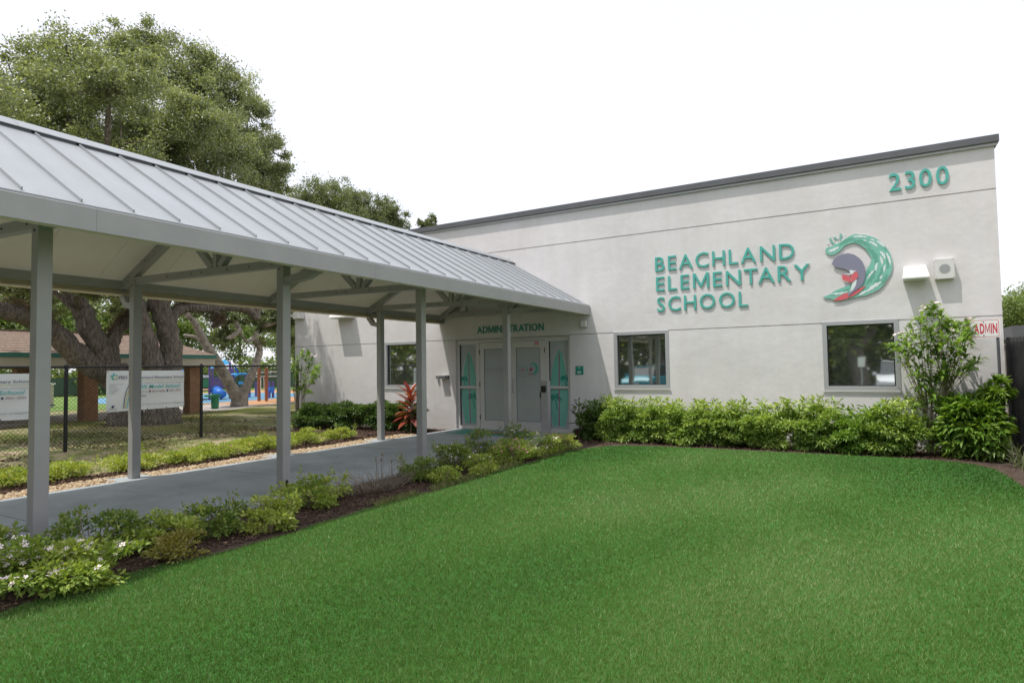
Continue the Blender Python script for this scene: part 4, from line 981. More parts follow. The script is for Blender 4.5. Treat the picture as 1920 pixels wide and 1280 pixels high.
for (x, y) in [(1672, 645), (1690, 630), (1700, 650), (1712, 612), (1725, 595), (1738, 580), (1752, 572), (1765, 585), (1778, 600), (1790, 610), (1803, 602), (1815, 605), (1822, 618), (1700, 675), (1715, 655), (1730, 640), (1745, 625), (1758, 610), (1770, 635), (1785, 650), (1798, 640), (1812, 655), (1825, 680), (1720, 690), (1738, 675), (1752, 660), (1768, 670), (1782, 685), (1800, 700), (1815, 690), (1740, 700), (1758, 705), (1722, 720), (1746, 725), (1725, 740), (1770, 715), (1705, 628), (1735, 612), (1768, 602), (1752, 645), (1778, 622), (1835, 672), (1690, 655), (1812, 630), (1745, 735), (1715, 700), (1768, 690), (1792, 668)]:
    p = atY(12.15+random.uniform(-.35, .35), x, y); tp.append(p)
bl = [(*atY(12.0, x, y), s) for x, y, s in [(1732, 577, .055), (1756, 568, .05), (1816, 597, .06), (1757, 615, .065), (1692, 623, .05), (1678, 627, .035), (1786, 618, .03)]]
plumeria(atY(12.25, 1750, 842), tp, 'multi-stemmed white-flowered tree beside the large window and ADMIN sign', .19, bl, 34)
tp = [atY(11.75+random.uniform(-.3, .3), x, y) for x, y in [(556, 672), (566, 660), (575, 668), (585, 675), (594, 690), (600, 684), (590, 700), (578, 690), (565, 690), (556, 700), (572, 705), (586, 715), (560, 715), (570, 725), (552, 685), (580, 660), (595, 705), (553, 730), (582, 735)]]
bl = [(*atY(11.6, x, y), s) for x, y, s in [(569, 657, .045), (592, 668, .05), (583, 665, .04), (591, 705, .03)]]
plumeria(atY(11.85, 562, 792), tp, 'thin white-flowered tree at the shaded left end of the wall', .18, bl, 34, r=.010)

# red ti plant : every leaf a part
def ti_plant(base, h, n, L, label, m, spread=1.0):
    e = empty('red_leaved_plant', (0, 0, 0), label, 'plant')
    b = Vector(base); MB().tube([b, b+Vector((.02, 0, h*.35)), b+Vector((-.01, .01, h*.72))], [.016, .014, .012], 7).build('stem', M['stem'], e)
    for i in range(n):
        t = i/n; a = i*2.4+random.uniform(-.2, .2); z = b.z+h*(.22+.52*t); el = math.radians(-4+58*t+random.uniform(-12, 12)); LL = L*random.uniform(.75, 1.1)
        o = Vector((b.x, b.y, z)); dr = Vector((math.cos(a)*math.cos(el)*spread, math.sin(a)*math.cos(el)*spread, math.sin(el))).normalized(); s = dr.cross(Vector((0, 0, 1))).normalized(); nn = s.cross(dr)
        V = []; W = LL*.135
        for k, (u, w) in enumerate(((0, .15), (.25, .7), (.5, 1), (.75, .75), (1, .02))):
            c = o+dr*LL*u-Vector((0, 0, 1))*LL*.32*u*u*(1-.6*t); V += [c+s*W*w/1.0+nn*W*w*.35, c, c-s*W*w/1.0+nn*W*w*.35]
        T = []
        for k in range(4): q = k*3; T += [(q, q+1, q+4), (q, q+4, q+3), (q+1, q+2, q+5), (q+1, q+5, q+4)]
        link('leaf', npmesh('leaf', V, T, M[m], tint=[min(1, max(0, random.gauss(.5, .25)))]*len(T)), e)
p = atY(11.75, 770, 806); ti_plant((p.x, 11.75, 0), 1.30, 44, .50, 'tall plant with large red and pink leaves behind the walkway post', 'redleaf')
p = atY(12.15, 1088, 822); ti_plant((p.x, 12.1, 0), .70, 9, .36, 'small dark red strap-leaved plant right of the doors', 'darkredleaf')

# flower beds
def bedplant(c, R, label, matl, nl, L, W, bloom=(), group=None, name='flowering_plant', sprigs=0, tb=0):
    R = (R[0]*1.18, R[1]*1.2, R[2]); c = (c[0], c[1], R[2]*.72); e, P, C = shrub(name, c, R, label, 'plant', group, matl, nl, L, W, 26, .015, droop=.12, outw=.5, subr=.30, upw=.5, tbias=tb)
    for (m, n, s) in bloom:
        top = P[P[:, 2] > np.quantile(P[:, 2], .45)]; k = np.random.choice(len(top), n); petals(e, top[k]+[0, -.0, .02], s, m)
    if sprigs:
        S = []
        for _ in range(sprigs):
            a = random.random()*6.28; x = c[0]+math.cos(a)*R[0]*.8; y = c[1]+math.sin(a)*R[1]*.8; S.append((x, y, R[2]*random.uniform(1.25, 1.65)))
        stems(e, (c[0], c[1], 0), S, .005, .003, sag=.05, name='shoot')
        S = np.array(S); k = np.random.randint(0, len(S), sprigs*16); Q = S[k]+np.random.normal(size=(len(k), 3))*[.018, .018, .03]
        leaves('shoot_leaves', Q, Q-S[k]+[0, 0, .015], np.random.normal(size=Q.shape)+[0, 0, 1.2], L*.8, W, M[matl], e, np.random.uniform(.4, 1, len(k)))
    return e
G1 = 'flowering plants in the bed between the pavement and the lawn'
bp = lambda *a, **k: bedplant(*a, group=G1, **k)
bp((-5.08, 2.18), (.40, .52, .25), 'white-flowered bright green plant at the front left corner of the flower bed', 'flowerleaf', 4800, .045, .023, [('petal_white', 170, .023)], tb=.1)
bp((-5.62, 1.92), (.34, .55, .27), 'darker white-flowered plant at the foot of the first walkway post', 'darkflowerleaf', 2600, .055, .026, [('petal_white', 71, .022)], sprigs=3)
bp((-5.62, 2.72), (.30, .34, .24), 'dark green plant with pale flowers just right of the first post', 'darkflowerleaf', 2000, .05, .025, [('petal_white', 10, .018)], sprigs=5)
bp((-5.42, 3.18), (.30, .34, .19), 'olive green plant with yellowing leaves in the front flower bed', 'flowerleaf', 2200, .045, .024, [], sprigs=5, tb=.2)
bp((-5.01, 3.05), (.17, .26, .14), 'low plant with dry yellow leaves along the bed edge', 'yellowleaf', 1100, .04, .02, tb=.2)
bp((-5.42, 3.62), (.28, .30, .20), 'dark green plant with a few lilac flowers left of the second post', 'darkflowerleaf', 2000, .045, .024, [('petal_purple', 8, .014)], sprigs=6)
bp((-5.08, 4.02), (.24, .26, .21), 'yellow green plant with one tall shoot left of the second post', 'flowerleaf', 2200, .045, .024, [], sprigs=7, tb=.35)
bp((-5.50, 4.92), (.30, .42, .21), 'spreading green plant at the foot of the second post', 'flowerleaf', 2600, .045, .024, [('petal_pink', 4, .014)], sprigs=8, tb=.15)
e = empty('dried_plant', (0, 0, 0), 'dried grey brown twiggy plant between green flowering plants', 'plant', G1)
mb = MB()
for i in range(260):
    a = random.random()*6.28; r = random.random()**.6; b0 = Vector((-5.55+math.cos(a)*.20*r, 5.95+math.sin(a)*.5*r, .0)); d = Vector((math.cos(a)*.22, math.sin(a)*.25, random.uniform(.08, .27)))
    m_ = b0+d*.5+Vector((random.gauss(0, .03), random.gauss(0, .03), .03)); mb.tube([b0, m_, b0+d+Vector((random.gauss(0, .04), random.gauss(0, .04), 0))], [.003, .0025, .0015], 3, cap=False)
mb.build('twigs', M['twig'], e)['kind'] = 'stuff'
for i in range(9):
    b0 = Vector((-5.5+random.uniform(-.2, .2), 5.95+random.uniform(-.45, .45), 0)); t = b0+Vector((random.uniform(-.05, .05), random.uniform(-.05, .05), random.uniform(.30, .42))); MB().tube([b0, t], [.003, .002], 4).build('dry_stalk', M['twig'], e); MB().tube([t, t+Vector((0, 0, .02)), t+Vector((0, 0, .035))], [.004, .012, .003], 6).build('seed_head', M['twig'], e)
bp((-5.50, 6.80), (.27, .30, .22), 'dark green plant with one magenta flower past the dried plant', 'darkflowerleaf', 2100, .042, .022, [('petal_white', 5, .016), ('petal_pink', 2, .018)], sprigs=4, tb=.1)
bp((-5.04, 6.75), (.19, .24, .16), 'light green low plant at the lawn edge with a magenta flower', 'flowerleaf', 1400, .042, .02, [('petal_pink', 2, .03)], tb=.15)
bp((-5.50, 7.55), (.28, .38, .27), 'green plant with small white flowers at the foot of the third post', 'darkflowerleaf', 2600, .042, .022, [('petal_white', 44, .018)], sprigs=5, tb=.15)
bp((-5.01, 7.55), (.20, .30, .19), 'bright yellow green plant with white flowers by the lawn, near the third post', 'flowerleaf', 1700, .04, .02, [('petal_white', 27, .018)], tb=.2)
bp((-5.62, 8.5), (.28, .42, .33), 'dark plant with purple flowers between the third and fourth post', 'darkflowerleaf', 2500, .042, .022, [('petal_purple', 57, .018)], sprigs=4)
bp((-5.08, 8.65), (.30, .42, .27), 'bright plant covered in pink flowers near the end of the flower bed', 'flowerleaf', 3200, .04, .02, [('petal_pink', 57, .02), ('petal_white', 14, .02)], tb=.15)
bp((-5.04, 9.45), (.32, .48, .28), 'bright plant covered in white flowers near the end of the flower bed', 'flowerleaf', 3600, .04, .02, [('petal_white', 144, .022)], tb=.15)
bp((-5.62, 9.55), (.26, .42, .33), 'dark leafy plant with white flowers at the foot of the fourth post', 'darkflowerleaf', 2200, .042, .022, [('petal_white', 44, .02)], sprigs=3)
bp((-5.01, 10.2), (.30, .30, .25), 'bright plant with magenta flowers closest to the doors', 'flowerleaf', 2200, .04, .02, [('petal_pink', 51, .024), ('petal_white', 12, .02)], tb=.2)
G2 = 'low yellow green plants beyond the pavement'
fl = ['at the far left edge', 'left of the first walkway post', 'between the first post and the first far post', 'at the first far post', 'right of the first far post', 'under the left banner post', 'below the banner', 'left of the second far post', 'right of the second far post', 'beside the mulch near the shaded hedge']
for i in range(10):
    y = 3.3+i*.74+random.uniform(-.12, .12); s = random.uniform(.75, 1.2)
    bedplant((-10.42+random.uniform(-.12, .12), y), (.40*s, .38*s, .15*s+.04*(i > 5)), 'low yellow green plant '+fl[i], 'flowerleaf', int(2300*s), .05, .026, [('petal_pink', 14, .018)] if i in (5, 6, 7, 8) else [('petal_white', 4, .015)], group=G2, name='ground_plant', sprigs=3, tb=.3)
    if i % 3 != 1: bedplant((-10.98+random.uniform(-.2, .2), y+.3), (.30*s, .40, .11), 'pale back-row plant '+fl[i], 'flowerleaf', 800, .05, .026, group='pale plants in the back row near the fence', name='ground_plant', tb=.3)

# strap-leaved grass clump by the slatted fence
e = empty('ornamental_grass', (0, 0, 0), 'clump of long arching grass blades at the foot of the slatted fence', 'grass')
P = []; Tt = []; V = []
for i in range(90):
    a = random.uniform(0, 2*PI); b = np.array([1.74+random.gauss(0, .05), 11.4+random.gauss(0, .12), 0.01]); L = random.uniform(.45, .95); el = random.uniform(.35, 1.3); d = np.array([math.cos(a)*math.cos(el), math.sin(a)*math.cos(el), math.sin(el)]); s = np.array([-math.sin(a), math.cos(a), 0])*.005
    n0 = len(V)
    for k in range(6):
        u = k/5; c = b+d*L*u-np.array([0, 0, 1])*L*.45*u*u; c[2] = max(c[2], .015); w = 1-u*.85; V += [c+s*w, c-s*w]
    for k in range(5): q = n0+2*k; Tt += [(q, q+1, q+3), (q, q+3, q+2)]
o = link('blades', npmesh('blades', V, Tt, M['strapleaf'], tint=np.random.rand(len(Tt))), e); o['kind'] = 'stuff'

# ============================================================ OAKS
def limb(mb, pts, rad, seg=10, n=5):
    """smooth bent limb through given points"""
    P = [Vector(p) for p in pts]; out = []; R = []
    for i in range(len(P)-1):
        p0 = P[max(i-1, 0)]; p1 = P[i]; p2 = P[i+1]; p3 = P[min(i+2, len(P)-1)]
        for k in range(n):
            t = k/n; out.append(.5*((2*p1)+(p2-p0)*t+(2*p0-5*p1+4*p2-p3)*t*t+(3*p1-p0-3*p2+p3)*t**3)); R.append(rad[i]+(rad[i+1]-rad[i])*t)
    out.append(P[-1]); R.append(rad[-1])
    R = [r*(1+.07*math.sin(i*1.9+r*30)) for i, r in enumerate(R)]
    mb.tube(out, R, seg, jit=.09)
def oak(label, trunk_limbs, lobes, leafm, nleaf, L=.12, bark='bark', moss=()):
    e = empty('oak_tree', (0, 0, 0), label, 'tree')
    mb = MB()
    ends = []
    for pts, rad in trunk_limbs: limb(mb, pts, rad, 18); ends.append(Vector(pts[-1])); ends.append(Vector(pts[len(pts)//2]))
    mb.build('trunk', M[bark], e, smooth=True)
    tot = sum(l[3]**2 for l in lobes); PP = []; TT = []; DD = []; br = MB(); tw = MB()
    for (x, y, z, R, sq) in lobes:
        n = int(nleaf*R*R/tot); c = np.array([x, y, z])
        P, d2, t, C = clumpy(c, (R, R, R*sq), max(20, int(R*R*17)), n, .21, .12, .9, flat=.85, soft=True)
        PP.append(P); TT.append(t); DD.append(d2)
        s = min(ends, key=lambda q: (q-Vector(c)).length) if ends else Vector(c)-Vector((0, 0, 2))
        m1 = s.lerp(Vector(c), .5)+Vector((random.uniform(-.4, .4), random.uniform(-.4, .4), random.uniform(-.2, .5)))
        limb(br, [s, m1, Vector(c)], [.13, .09, .05], 6, 3)
        for q in C[::2]:
            q = Vector(q); m2 = Vector(c).lerp(q, .5)+Vector((random.uniform(-.2, .2), random.uniform(-.2, .2), random.uniform(-.25, .1))); br.tube([Vector(c), m2, q], [.035, .022, .008], 4, cap=False)
    br.build('branches', M[bark], e)['kind'] = 'stuff'
    P = np.concatenate(PP); t = np.concatenate(TT); d2 = np.concatenate(DD); n = len(P)
    leaves('crown', P, d2+np.random.normal(size=(n, 3))*.8, np.random.normal(size=(n, 3))+[0, 0, .6], L*np.random.uniform(.6, 1.3, n), L*.5*np.random.uniform(.7, 1.3, n), M[leafm], e, t, fold=.1)
    for pts, r, k in moss:
        A = [Vector(p) for p in pts]; Q = []
        for _ in range(k):
            i = random.randrange(len(A)-1); c = A[i].lerp(A[i+1], random.random()); a = random.gauss(PI/2, 1.0); Q.append(c+Vector((random.gauss(0, .06)+.35*r, math.cos(a)*r, math.sin(a)*r)))
        Q = np.array(Q); leaves('air_plants', Q, np.random.normal(size=Q.shape)+[0, 0, .5], np.random.normal(size=Q.shape), .15*np.random.uniform(.6, 1.3, k), .014, M['moss'], e)
    return e
def lob(px, py, rpx, X, sq=1.): p = atX(X, px, py); dist = (p-Vector((0, 0, EYE))).length*.86; return (p.x, p.y, p.z, rpx*dist/FPX, sq)
A = lambda x, y, X=-19.8: tuple(atX(X, x, y))
o1 = [([A(232, 800), A(236, 760), A(222, 720), A(208, 692)], [.54, .42, .39, .40]),
      ([A(205, 700), A(180, 690), A(140, 660), A(100, 622), A(55, 596, -19.4), A(10, 583, -18.6), A(-60, 575, -18)], [.34, .33, .31, .28, .24, .21, .17]),
      ([A(206, 702), A(188, 655), A(165, 610), A(152, 575), A(128, 540), A(110, 480)], [.34, .31, .28, .25, .21, .14]),
      ([A(212, 700), A(208, 655), A(222, 615), A(255, 588), A(300, 560, -19.2), A(330, 520, -19)], [.26, .22, .19, .18, .15, .10]),
      ([A(165, 610), A(130, 570, -20.5), A(90, 540, -21)], [.14, .10, .06])]
ol1 = [(-15.0, 4.2, 7.2, 1.7, .6), (-15.4, 7.6, 8.4, 1.6, .6), (-14.6, 1.2, 7.2, 1.9, .6)]+[lob(*a) for a in [(40, 190, 105, -19), (150, 140, 95, -18.5), (235, 120, 75, -19.5), (-60, 260, 140, -18), (60, 330, 130, -17.5), (200, 300, 120, -17), (120, 230, 110, -20), (30, 440, 110, -20, .7), (130, 470, 100, -21, .7), (-90, 430, 110, -18, .8), (60, 560, 70, -22, .6), (170, 540, 55, -17.6, .5), (230, 560, 55, -21.5, .6), (10, 530, 70, -17.5, .5)]]
oak('huge live oak with a leaning forked trunk in front of the brown roofed pavilion', o1, ol1, 'oakleaf', 215000, .085, moss=[([A(10, 578, -18.6), A(55, 590, -19.2), A(90, 605, -19.4)], .22, 900), ([A(205, 640), A(222, 610), A(255, 585)], .20, 900)])
B = lambda x, y, X=-19.0: tuple(atX(X, x, y))
o2 = [([B(305, 800), B(303, 760), B(300, 715), B(302, 688)], [.58, .46, .43, .42]),
      ([B(294, 705), B(280, 655), B(264, 600), B(254, 560), B(240, 500)], [.30, .27, .25, .22, .16]),
      ([B(318, 700), B(322, 660), B(312, 615), B(300, 575), B(290, 520)], [.33, .31, .30, .29, .20]),
      ([B(315, 610), B(335, 580), B(380, 577), B(430, 575), B(465, 580), B(480, 598)], [.22, .18, .16, .15, .14, .10]),
      ([B(395, 578), B(408, 590), B(412, 605), B(398, 612)], [.10, .11, .10, .07]),
      ([B(300, 575), B(350, 500, -19.5), B(420, 440, -20)], [.22, .17, .10])]
ol2 = [(-16.4, 10.4, 8.8, 1.5, .8)]+[lob(*a) for a in [(285, 100, 66, -19.5), (340, 150, 92, -19), (410, 170, 82, -19), (458, 200, 60, -19), (440, 250, 80, -18.5), (300, 250, 110, -17.5), (400, 290, 105, -18), (470, 300, 60, -18.5), (496, 275, 52, -19), (490, 320, 60, -19), (490, 360, 70, -19), (520, 330, 42, -19.5), (505, 400, 60, -20), (340, 380, 110, -18), (430, 430, 90, -20, .8), (300, 500, 85, -20.5, .6), (400, 530, 62, -21, .55), (480, 545, 50, -20, .5), (350, 540, 45, -17.8, .4)]]
oak('huge live oak with two thick upright stems behind the white banner', o2, ol2, 'oakleaf', 215000, .085, moss=[([B(335, 575), B(380, 572), B(430, 570), B(465, 576)], .20, 1600), ([B(400, 600), B(412, 606), B(398, 614)], .2, 700)])
C3 = lambda x, y, X=-25: tuple(atX(X, x, y))
o3 = [([C3(447, 764), C3(444, 745), C3(425, 710), C3(400, 668), C3(382, 640), C3(365, 605), C3(350, 590)], [.36, .28, .24, .22, .18, .13, .08]),
      ([C3(452, 764), C3(456, 742), C3(468, 712), C3(480, 680), C3(487, 655), C3(478, 632), C3(490, 612)], [.34, .22, .19, .17, .14, .10, .06]),
      ([C3(385, 640), C3(365, 632), C3(345, 628)], [.12, .08, .05]), ([C3(480, 632), C3(462, 640), C3(450, 620)], [.08, .06, .04])]
ol3 = [lob(*a) for a in [(370, 580, 55, -26, .55), (430, 590, 45, -25.5, .5), (490, 600, 42, -25, .6), (530, 590, 42, -24.5, .6), (460, 560, 50, -27, .5), (420, 632, 30, -25.5, .8), (540, 640, 26, -25, .9)]]
oak('slender V-shaped oak with two pale leaning trunks near the green trash can', o3, ol3, 'oakleaf2', 26000, .13, 'barkp', moss=[([C3(480, 655), C3(488, 640)], .2, 300)])
# oak behind the building roof line
o4 = [([(-31, 27, 0), (-31, 27.3, 4), (-30.5, 28, 8)], [.5, .42, .3]), ([(-30.8, 27.2, 5), (-29, 29, 8), (-28, 30, 10)], [.3, .2, .1])]
ol4 = [lob(*a) for a in [(560, 395, 75, -27), (610, 388, 62, -27), (648, 380, 58, -27), (690, 405, 52, -26.5), (722, 405, 46, -26.5), (742, 422, 42, -26), (600, 440, 80, -28), (680, 440, 70, -27), (560, 480, 80, -28), (640, 420, 70, -25.5)]]
oak('large oak rising behind the covered walkway roof left of the school', o4, ol4, 'oakleaf2', 100000, .12)
oak('small tree top just showing above the school parapet', [([(-24.5, 33.5, 0), (-24.5, 33.5, 10)], [.3, .1])], [lob(804, 417, 22, -25), (lob(796, 424, 18, -25)), lob(812, 426, 16, -25)], 'oakleaf2', 5000, .12)

# trees that shade the left wall corner and rough grass
# distant trees : beyond the playground and at the right
def far_tree(x, y, h, r, label, group, n=5200, L=.34, palm=False, matl='farleaf'):
    e = empty('distant_tree', (0, 0, 0), label, 'tree', group)
    MB().tube([(x, y, 0), (x+random.uniform(-.3, .3), y, h*.5), (x, y, h*.62)], [.16, .10, .04], 6).build('trunk', M['barkp'], e)
    if palm:
        P = []; Dv = []
        for k in range(26):
            a = random.random()*6.28; el = random.uniform(-.5, 1.2); 
            for j in range(26):
                u = j/25*2.0; p = np.array([x+math.cos(a)*math.cos(el)*u, y+math.sin(a)*math.cos(el)*u, h*.86+math.sin(el)*u-.28*u*u]); s = 1 if j % 2 else -1; P.append(p); Dv.append([-math.sin(a)*s+math.cos(a)*.6, math.cos(a)*s+math.sin(a)*.6, -.5])
        P = np.array(P); leaves('crown', P, np.array(Dv), np.random.normal(size=P.shape)*.2+[0, 0, 1], .5, .07, M[matl], e, droop=.2)
    else:
        P, d2, t, C = clumpy((x, y, h*.60), (r, r, h*.42), 26, n, .32, .2, .2, soft=True); m = len(P)
        leaves('crown', P, d2+np.random.normal(size=(m, 3))*.7, np.random.normal(size=(m, 3))+[0, 0, .6], L*np.random.uniform(.6, 1.3, m), L*.5, M[matl], e, t)
rr = random.Random(11)
GT = 'distant trees beyond the playing field'
desc = ['bushy light green', 'tall loose green', 'rounded dark green', 'yellowish green', 'dense mid green', 'pale feathery']
where = ['farthest left in the row', 'second from the left in the row', 'third from the left in the row', 'left of the pavilion roof end', 'above the middle of the pavilion roof', 'above the right half of the pavilion roof', 'behind the pavilion roof end', 'behind the blue play roof', 'behind the V-shaped oak', 'right of the V-shaped oak', 'behind the climbing bars', 'left of the third walkway post', 'behind the third walkway post', 'nearest to the school corner', 'last before the school corner']
for i in range(15):
    px = -30+i*43; p = atX(-60, px, 690); p = Vector((-60+rr.uniform(-4, 3), p.y, 0))
    far_tree(p.x, p.y, rr.uniform(8.5, 11.5), rr.uniform(3.2, 4.2), desc[i % 6]+' distant tree '+where[i], GT, palm=(i in (10, 12)), matl=('farleaf', 'oakleaf', 'farleaf')[i % 3])
for px, py_, d, r, h, lb in [(1893, 590, 36, 1.5, 5.2, 'green tree showing above the slatted fence at the right edge'), (1925, 600, 40, 2.2, 5.6, 'larger green tree at the extreme right edge')]:
    p = atY(d, px, py_); far_tree(p.x+.3, d, h, r, lb, None, 9000, .14)
# understorey: shrubs reading as one mass along the field
P, d2, t, C = clumpy((0, 0, 0), (1, 1, 1), 10, 10); n = 32000
u = np.random.rand(n); Y = -25+u*75; X = -52.5+np.random.normal(size=n)*.8+2*np.sin(Y*.3); Z = np.random.rand(n)**.8*(2.3+.7*np.sin(Y*.8)+.5*np.sin(Y*2.1))
P = np.stack([X, Y, Z], 1); o = leaves('undergrowth', P, np.random.normal(size=P.shape), np.random.normal(size=P.shape)+[0, 0, .6], .36, .2, M['farleaf']); tag(o, 'continuous bright green undergrowth along the far side of the field', 'bushes')
ff = empty('field_fence', (0, 0, 0), 'long low dark fence at the far side of the playing field', 'fence')
for i in range(24): MB().cyl((-50, -20+i*2.8, 0), (-50, -20+i*2.8, 1.5), .04, 6).build('post', M['blackmetal'], ff)
box('wind_screen', mat('green_screen', (.05, .09, .06), .9), ff, -50.06, -50.03, -20, 44.4, .1, 1.35)

# ============================================================ PAVILION
pv = empty('pavilion', (0, 0, 0), 'low open pavilion with brown shingle roof, teal trim and brown columns', 'building')
XE, XR, XB = -22.2, -25.2, -28.2; Ya, Yb = 2.0, 15.0; ZE, ZR = 2.215, 3.06; yr0, yr1 = 4.6, 14.1
nc = 10
def course(side, i):
    t0, t1 = i/nc, (i+1.15)/nc; t1 = min(t1, 1)
    xe = XE if side > 0 else XB
    def pt(t, y): return (xe+(XR-xe)*t, y, ZE+(ZR-ZE)*t)
    ya0, ya1 = Ya+(yr0-Ya)*t0, Ya+(yr0-Ya)*t1; yb0, yb1 = Yb+(yr1-Yb)*t0, Yb+(yr1-Yb)*t1
    a, b, c, d = pt(t0, ya0), pt(t0, yb0), pt(t1, yb1), pt(t1, ya1); up_ = .012
    MB().add([(a[0], a[1], a[2]+up_+.01), (b[0], b[1], b[2]+up_+.01), (c[0], c[1], c[2]+.004), (d[0], d[1], d[2]+.004), (a[0], a[1], a[2]), (b[0], b[1], b[2])], [(0, 1, 2, 3), (4, 5, 1, 0)]).build('shingle_course', M['shingle'], pv)
for i in range(nc): course(1, i); course(-1, i)
for y, yr in ((Yb, yr1), (Ya, yr0)): MB().add([(XE, y, ZE), (XB, y, ZE), (XR, yr, ZR)], [(0, 1, 2)]).build('roof_hip', M['shingle'], pv)
MB().bar((XR, yr0, ZR+.02), (XR, yr1, ZR+.02), .22, .04).build('ridge', M['shingle'], pv)
box('trim', M['tealtrim'], pv, XE-.005, XE+.03, Ya, Yb, 2.10, 2.235); box('trim', M['tealtrim'], pv, XB, XE-.006, Yb, Yb+.03, 2.10, 2.235)
box('beam', M['cream'], pv, XE-.18, XE-.02, Ya+.05, Yb-.04, 1.80, 2.099); box('beam', M['cream'], pv, XB+.1, XB+.28, Ya+.05, Yb-.04, 1.80, 2.099); box('beam', M['cream'], pv, XB+.281, XE-.181, Yb-.22, Yb-.05, 1.80, 2.099)
box('soffit', M['cream'], pv, XB+.282, XE-.182, Ya+.1, Yb-.23, 2.06, 2.09)
for x in (-22.75, -27.6):
    for y in (2.6, 6.7, 10.7, 14.35): box('column', M['pillar'], pv, x-.22, x+.22, y-.22, y+.22, 0, 1.799, bevel=.015)
for y in (7.9, 8.6): box('white_post', M['white'], pv, -27.4, -27.3, y, y+.1, 0, 1.8)
lw = empty('low_block_wall', (0, 0, 0), 'low tan block wall with pale cap beyond the picnic tables', 'wall')
p0 = atX(-34, 95, 745); box('wall', M['cream'], lw, -34.3, -34, 6, 14.5, 0, 1.1); box('cap', M['white'], lw, -34.35, -33.95, 5.95, 14.55, 1.101, 1.17); 
# picnic tables under the pavilion
def picnic(x, y, label):
    e = empty('picnic_table', (x, y, 0), label, 'table', 'teal picnic tables near the pavilion')
    box('table_top', M['tealtable'], e, -.38, .38, -.9, .9, .70, .74)
    for s in (-1, 1): box('bench', M['tealtable'], e, s*.72-.13, s*.72+.13, -.9, .9, .42, .46)
    for yy in (-.6, .6):
        MB().bar((-.30, yy, .69), (-.62, yy, 0), .05, .05).build('leg', M['black'], e); MB().bar((.30, yy, .69), (.62, yy, 0), .05, .05).build('leg', M['black'], e)
        box('crossbar', M['black'], e, -.8, .8, yy-.02, yy+.02, .375, .415)
picnic(-26.5, 8.1, 'teal picnic table seen between the first post and the black fence post'); picnic(-27.2, 10.4, 'teal picnic table partly hidden behind the oak trunk')
# trash can
e = empty('trash_can', (0, 0, 0), 'green trash can standing on the grass by the slender oak', 'trash can'); p = atZ(403, 766)
MB().tube([(p.x, p.y, 0), (p.x, p.y, .06), (p.x, p.y, .52)], [.13, .15, .17], 14).build('body', M['greenplay'], e); box('lid', M['greenplay'], e, p.x-.2, p.x+.2, p.y-.38, p.y+.19, .521, .60, bevel=.01)
MB().cyl((p.x, p.y, .601), (p.x, p.y, .63), .14, 12).build('rim', M['greenplay'], e)

# ============================================================ PLAYGROUND
XP = -33
def PP_(x, y, X=XP): return atX(X, x, y)
pg = empty('play_structure', (0, 0, 0), 'blue and purple playground tower with roofs, railings and slides', 'playground')
zf = lambda y, X=XP: PP_(430, y, X).z
for px, ytop, X in [(338, 690, -34), (372, 682, -33.5), (378, 684, -35), (393, 682, -33), (399, 690, -35), (415, 690, -33), (431, 678, -33), (437, 690, -35), (434, 690, -34.2)]:
    a = PP_(px, ytop, X); MB().cyl((a.x, a.y, 0), (a.x, a.y, a.z), .06, 8).build('post', M['purpleplay'], pg)
a = PP_(372, 731); b = PP_(418, 731); box('deck', M['tanplay'], pg, -35, -33, a.y, b.y, a.z-.10, a.z)
def rail(x0, x1, y0, y1, m, X=XP+.02, n=12):
    a = PP_(x0, y1, X); b = PP_(x1, y0, X)
    r = box('rail_panel', M[m], pg, X-.03, X+.03, a.y, b.y, b.z-.06, b.z); box('rail_bottom', M[m], pg, X-.03, X+.03, a.y, b.y, a.z, a.z+.05)
    for i in range(n+1):
        y = a.y+(b.y-a.y)*i/n; box('baluster', M[m], r, X-.015, X+.015, y-.012, y+.012, a.z+.051, b.z-.061)
rail(396, 415, 707, 726, 'purpleplay'); rail(416, 432, 712, 726, 'purpleplay', n=8); rail(373, 391, 703, 708, 'white', n=8)
a = PP_(382, 725); b = PP_(392, 711); box('panel', M['greenplay'], pg, -33.03, -32.98, a.y, b.y, a.z, b.z)
for px, pyb, w, X, m in [(420, 683, 9, -33.5, 'skyplay'), (402, 690, 6, -34.5, 'skyplay')]:
    c = PP_(px, pyb, X); r = w*.033
    MB().add([(c.x-r, c.y-r, c.z), (c.x+r, c.y-r, c.z), (c.x+r, c.y+r, c.z), (c.x-r, c.y+r, c.z), (c.x, c.y, c.z+r*1.1)], [(3, 2, 1, 0), (0, 1, 4), (1, 2, 4), (2, 3, 4), (3, 0, 4)]).build('roof', M[m], pg)
MB().tube([PP_(372, 685, -34), PP_(385, 682, -34), PP_(396, 684, -34)], .12, 8).build('tube_bridge', M['blueplay'], pg)
MB().tube([PP_(404, 731), PP_(410, 736, -32.5), PP_(418, 739, -32)], [.3, .28, .22], 8).build('slide', M['blueplay'], pg, smooth=True)
pts = [PP_(345+4*math.sin(i*1.3), 700+i*4.6, -32.5+.2*math.cos(i*1.3)) for i in range(10)]
MB().tube(pts, .28, 9).build('spiral_slide', M['blueplay'], pg, smooth=True)
MB().tube([PP_(431, 690), PP_(434, 686), PP_(441, 687), PP_(446, 700)], .06, 6).build('arch', M['blueplay'], pg)
st = empty('arch_climber', (0, 0, 0), 'blue overhead ladder climber beyond the V-shaped oak', 'playground')
for px in (438, 462, 468, 480):
    a = PP_(px, 703 if px != 480 else 715, -34); MB().cyl((a.x, a.y, 0), (a.x, a.y, a.z), .07, 8).build('post', M['purpleplay'], st)
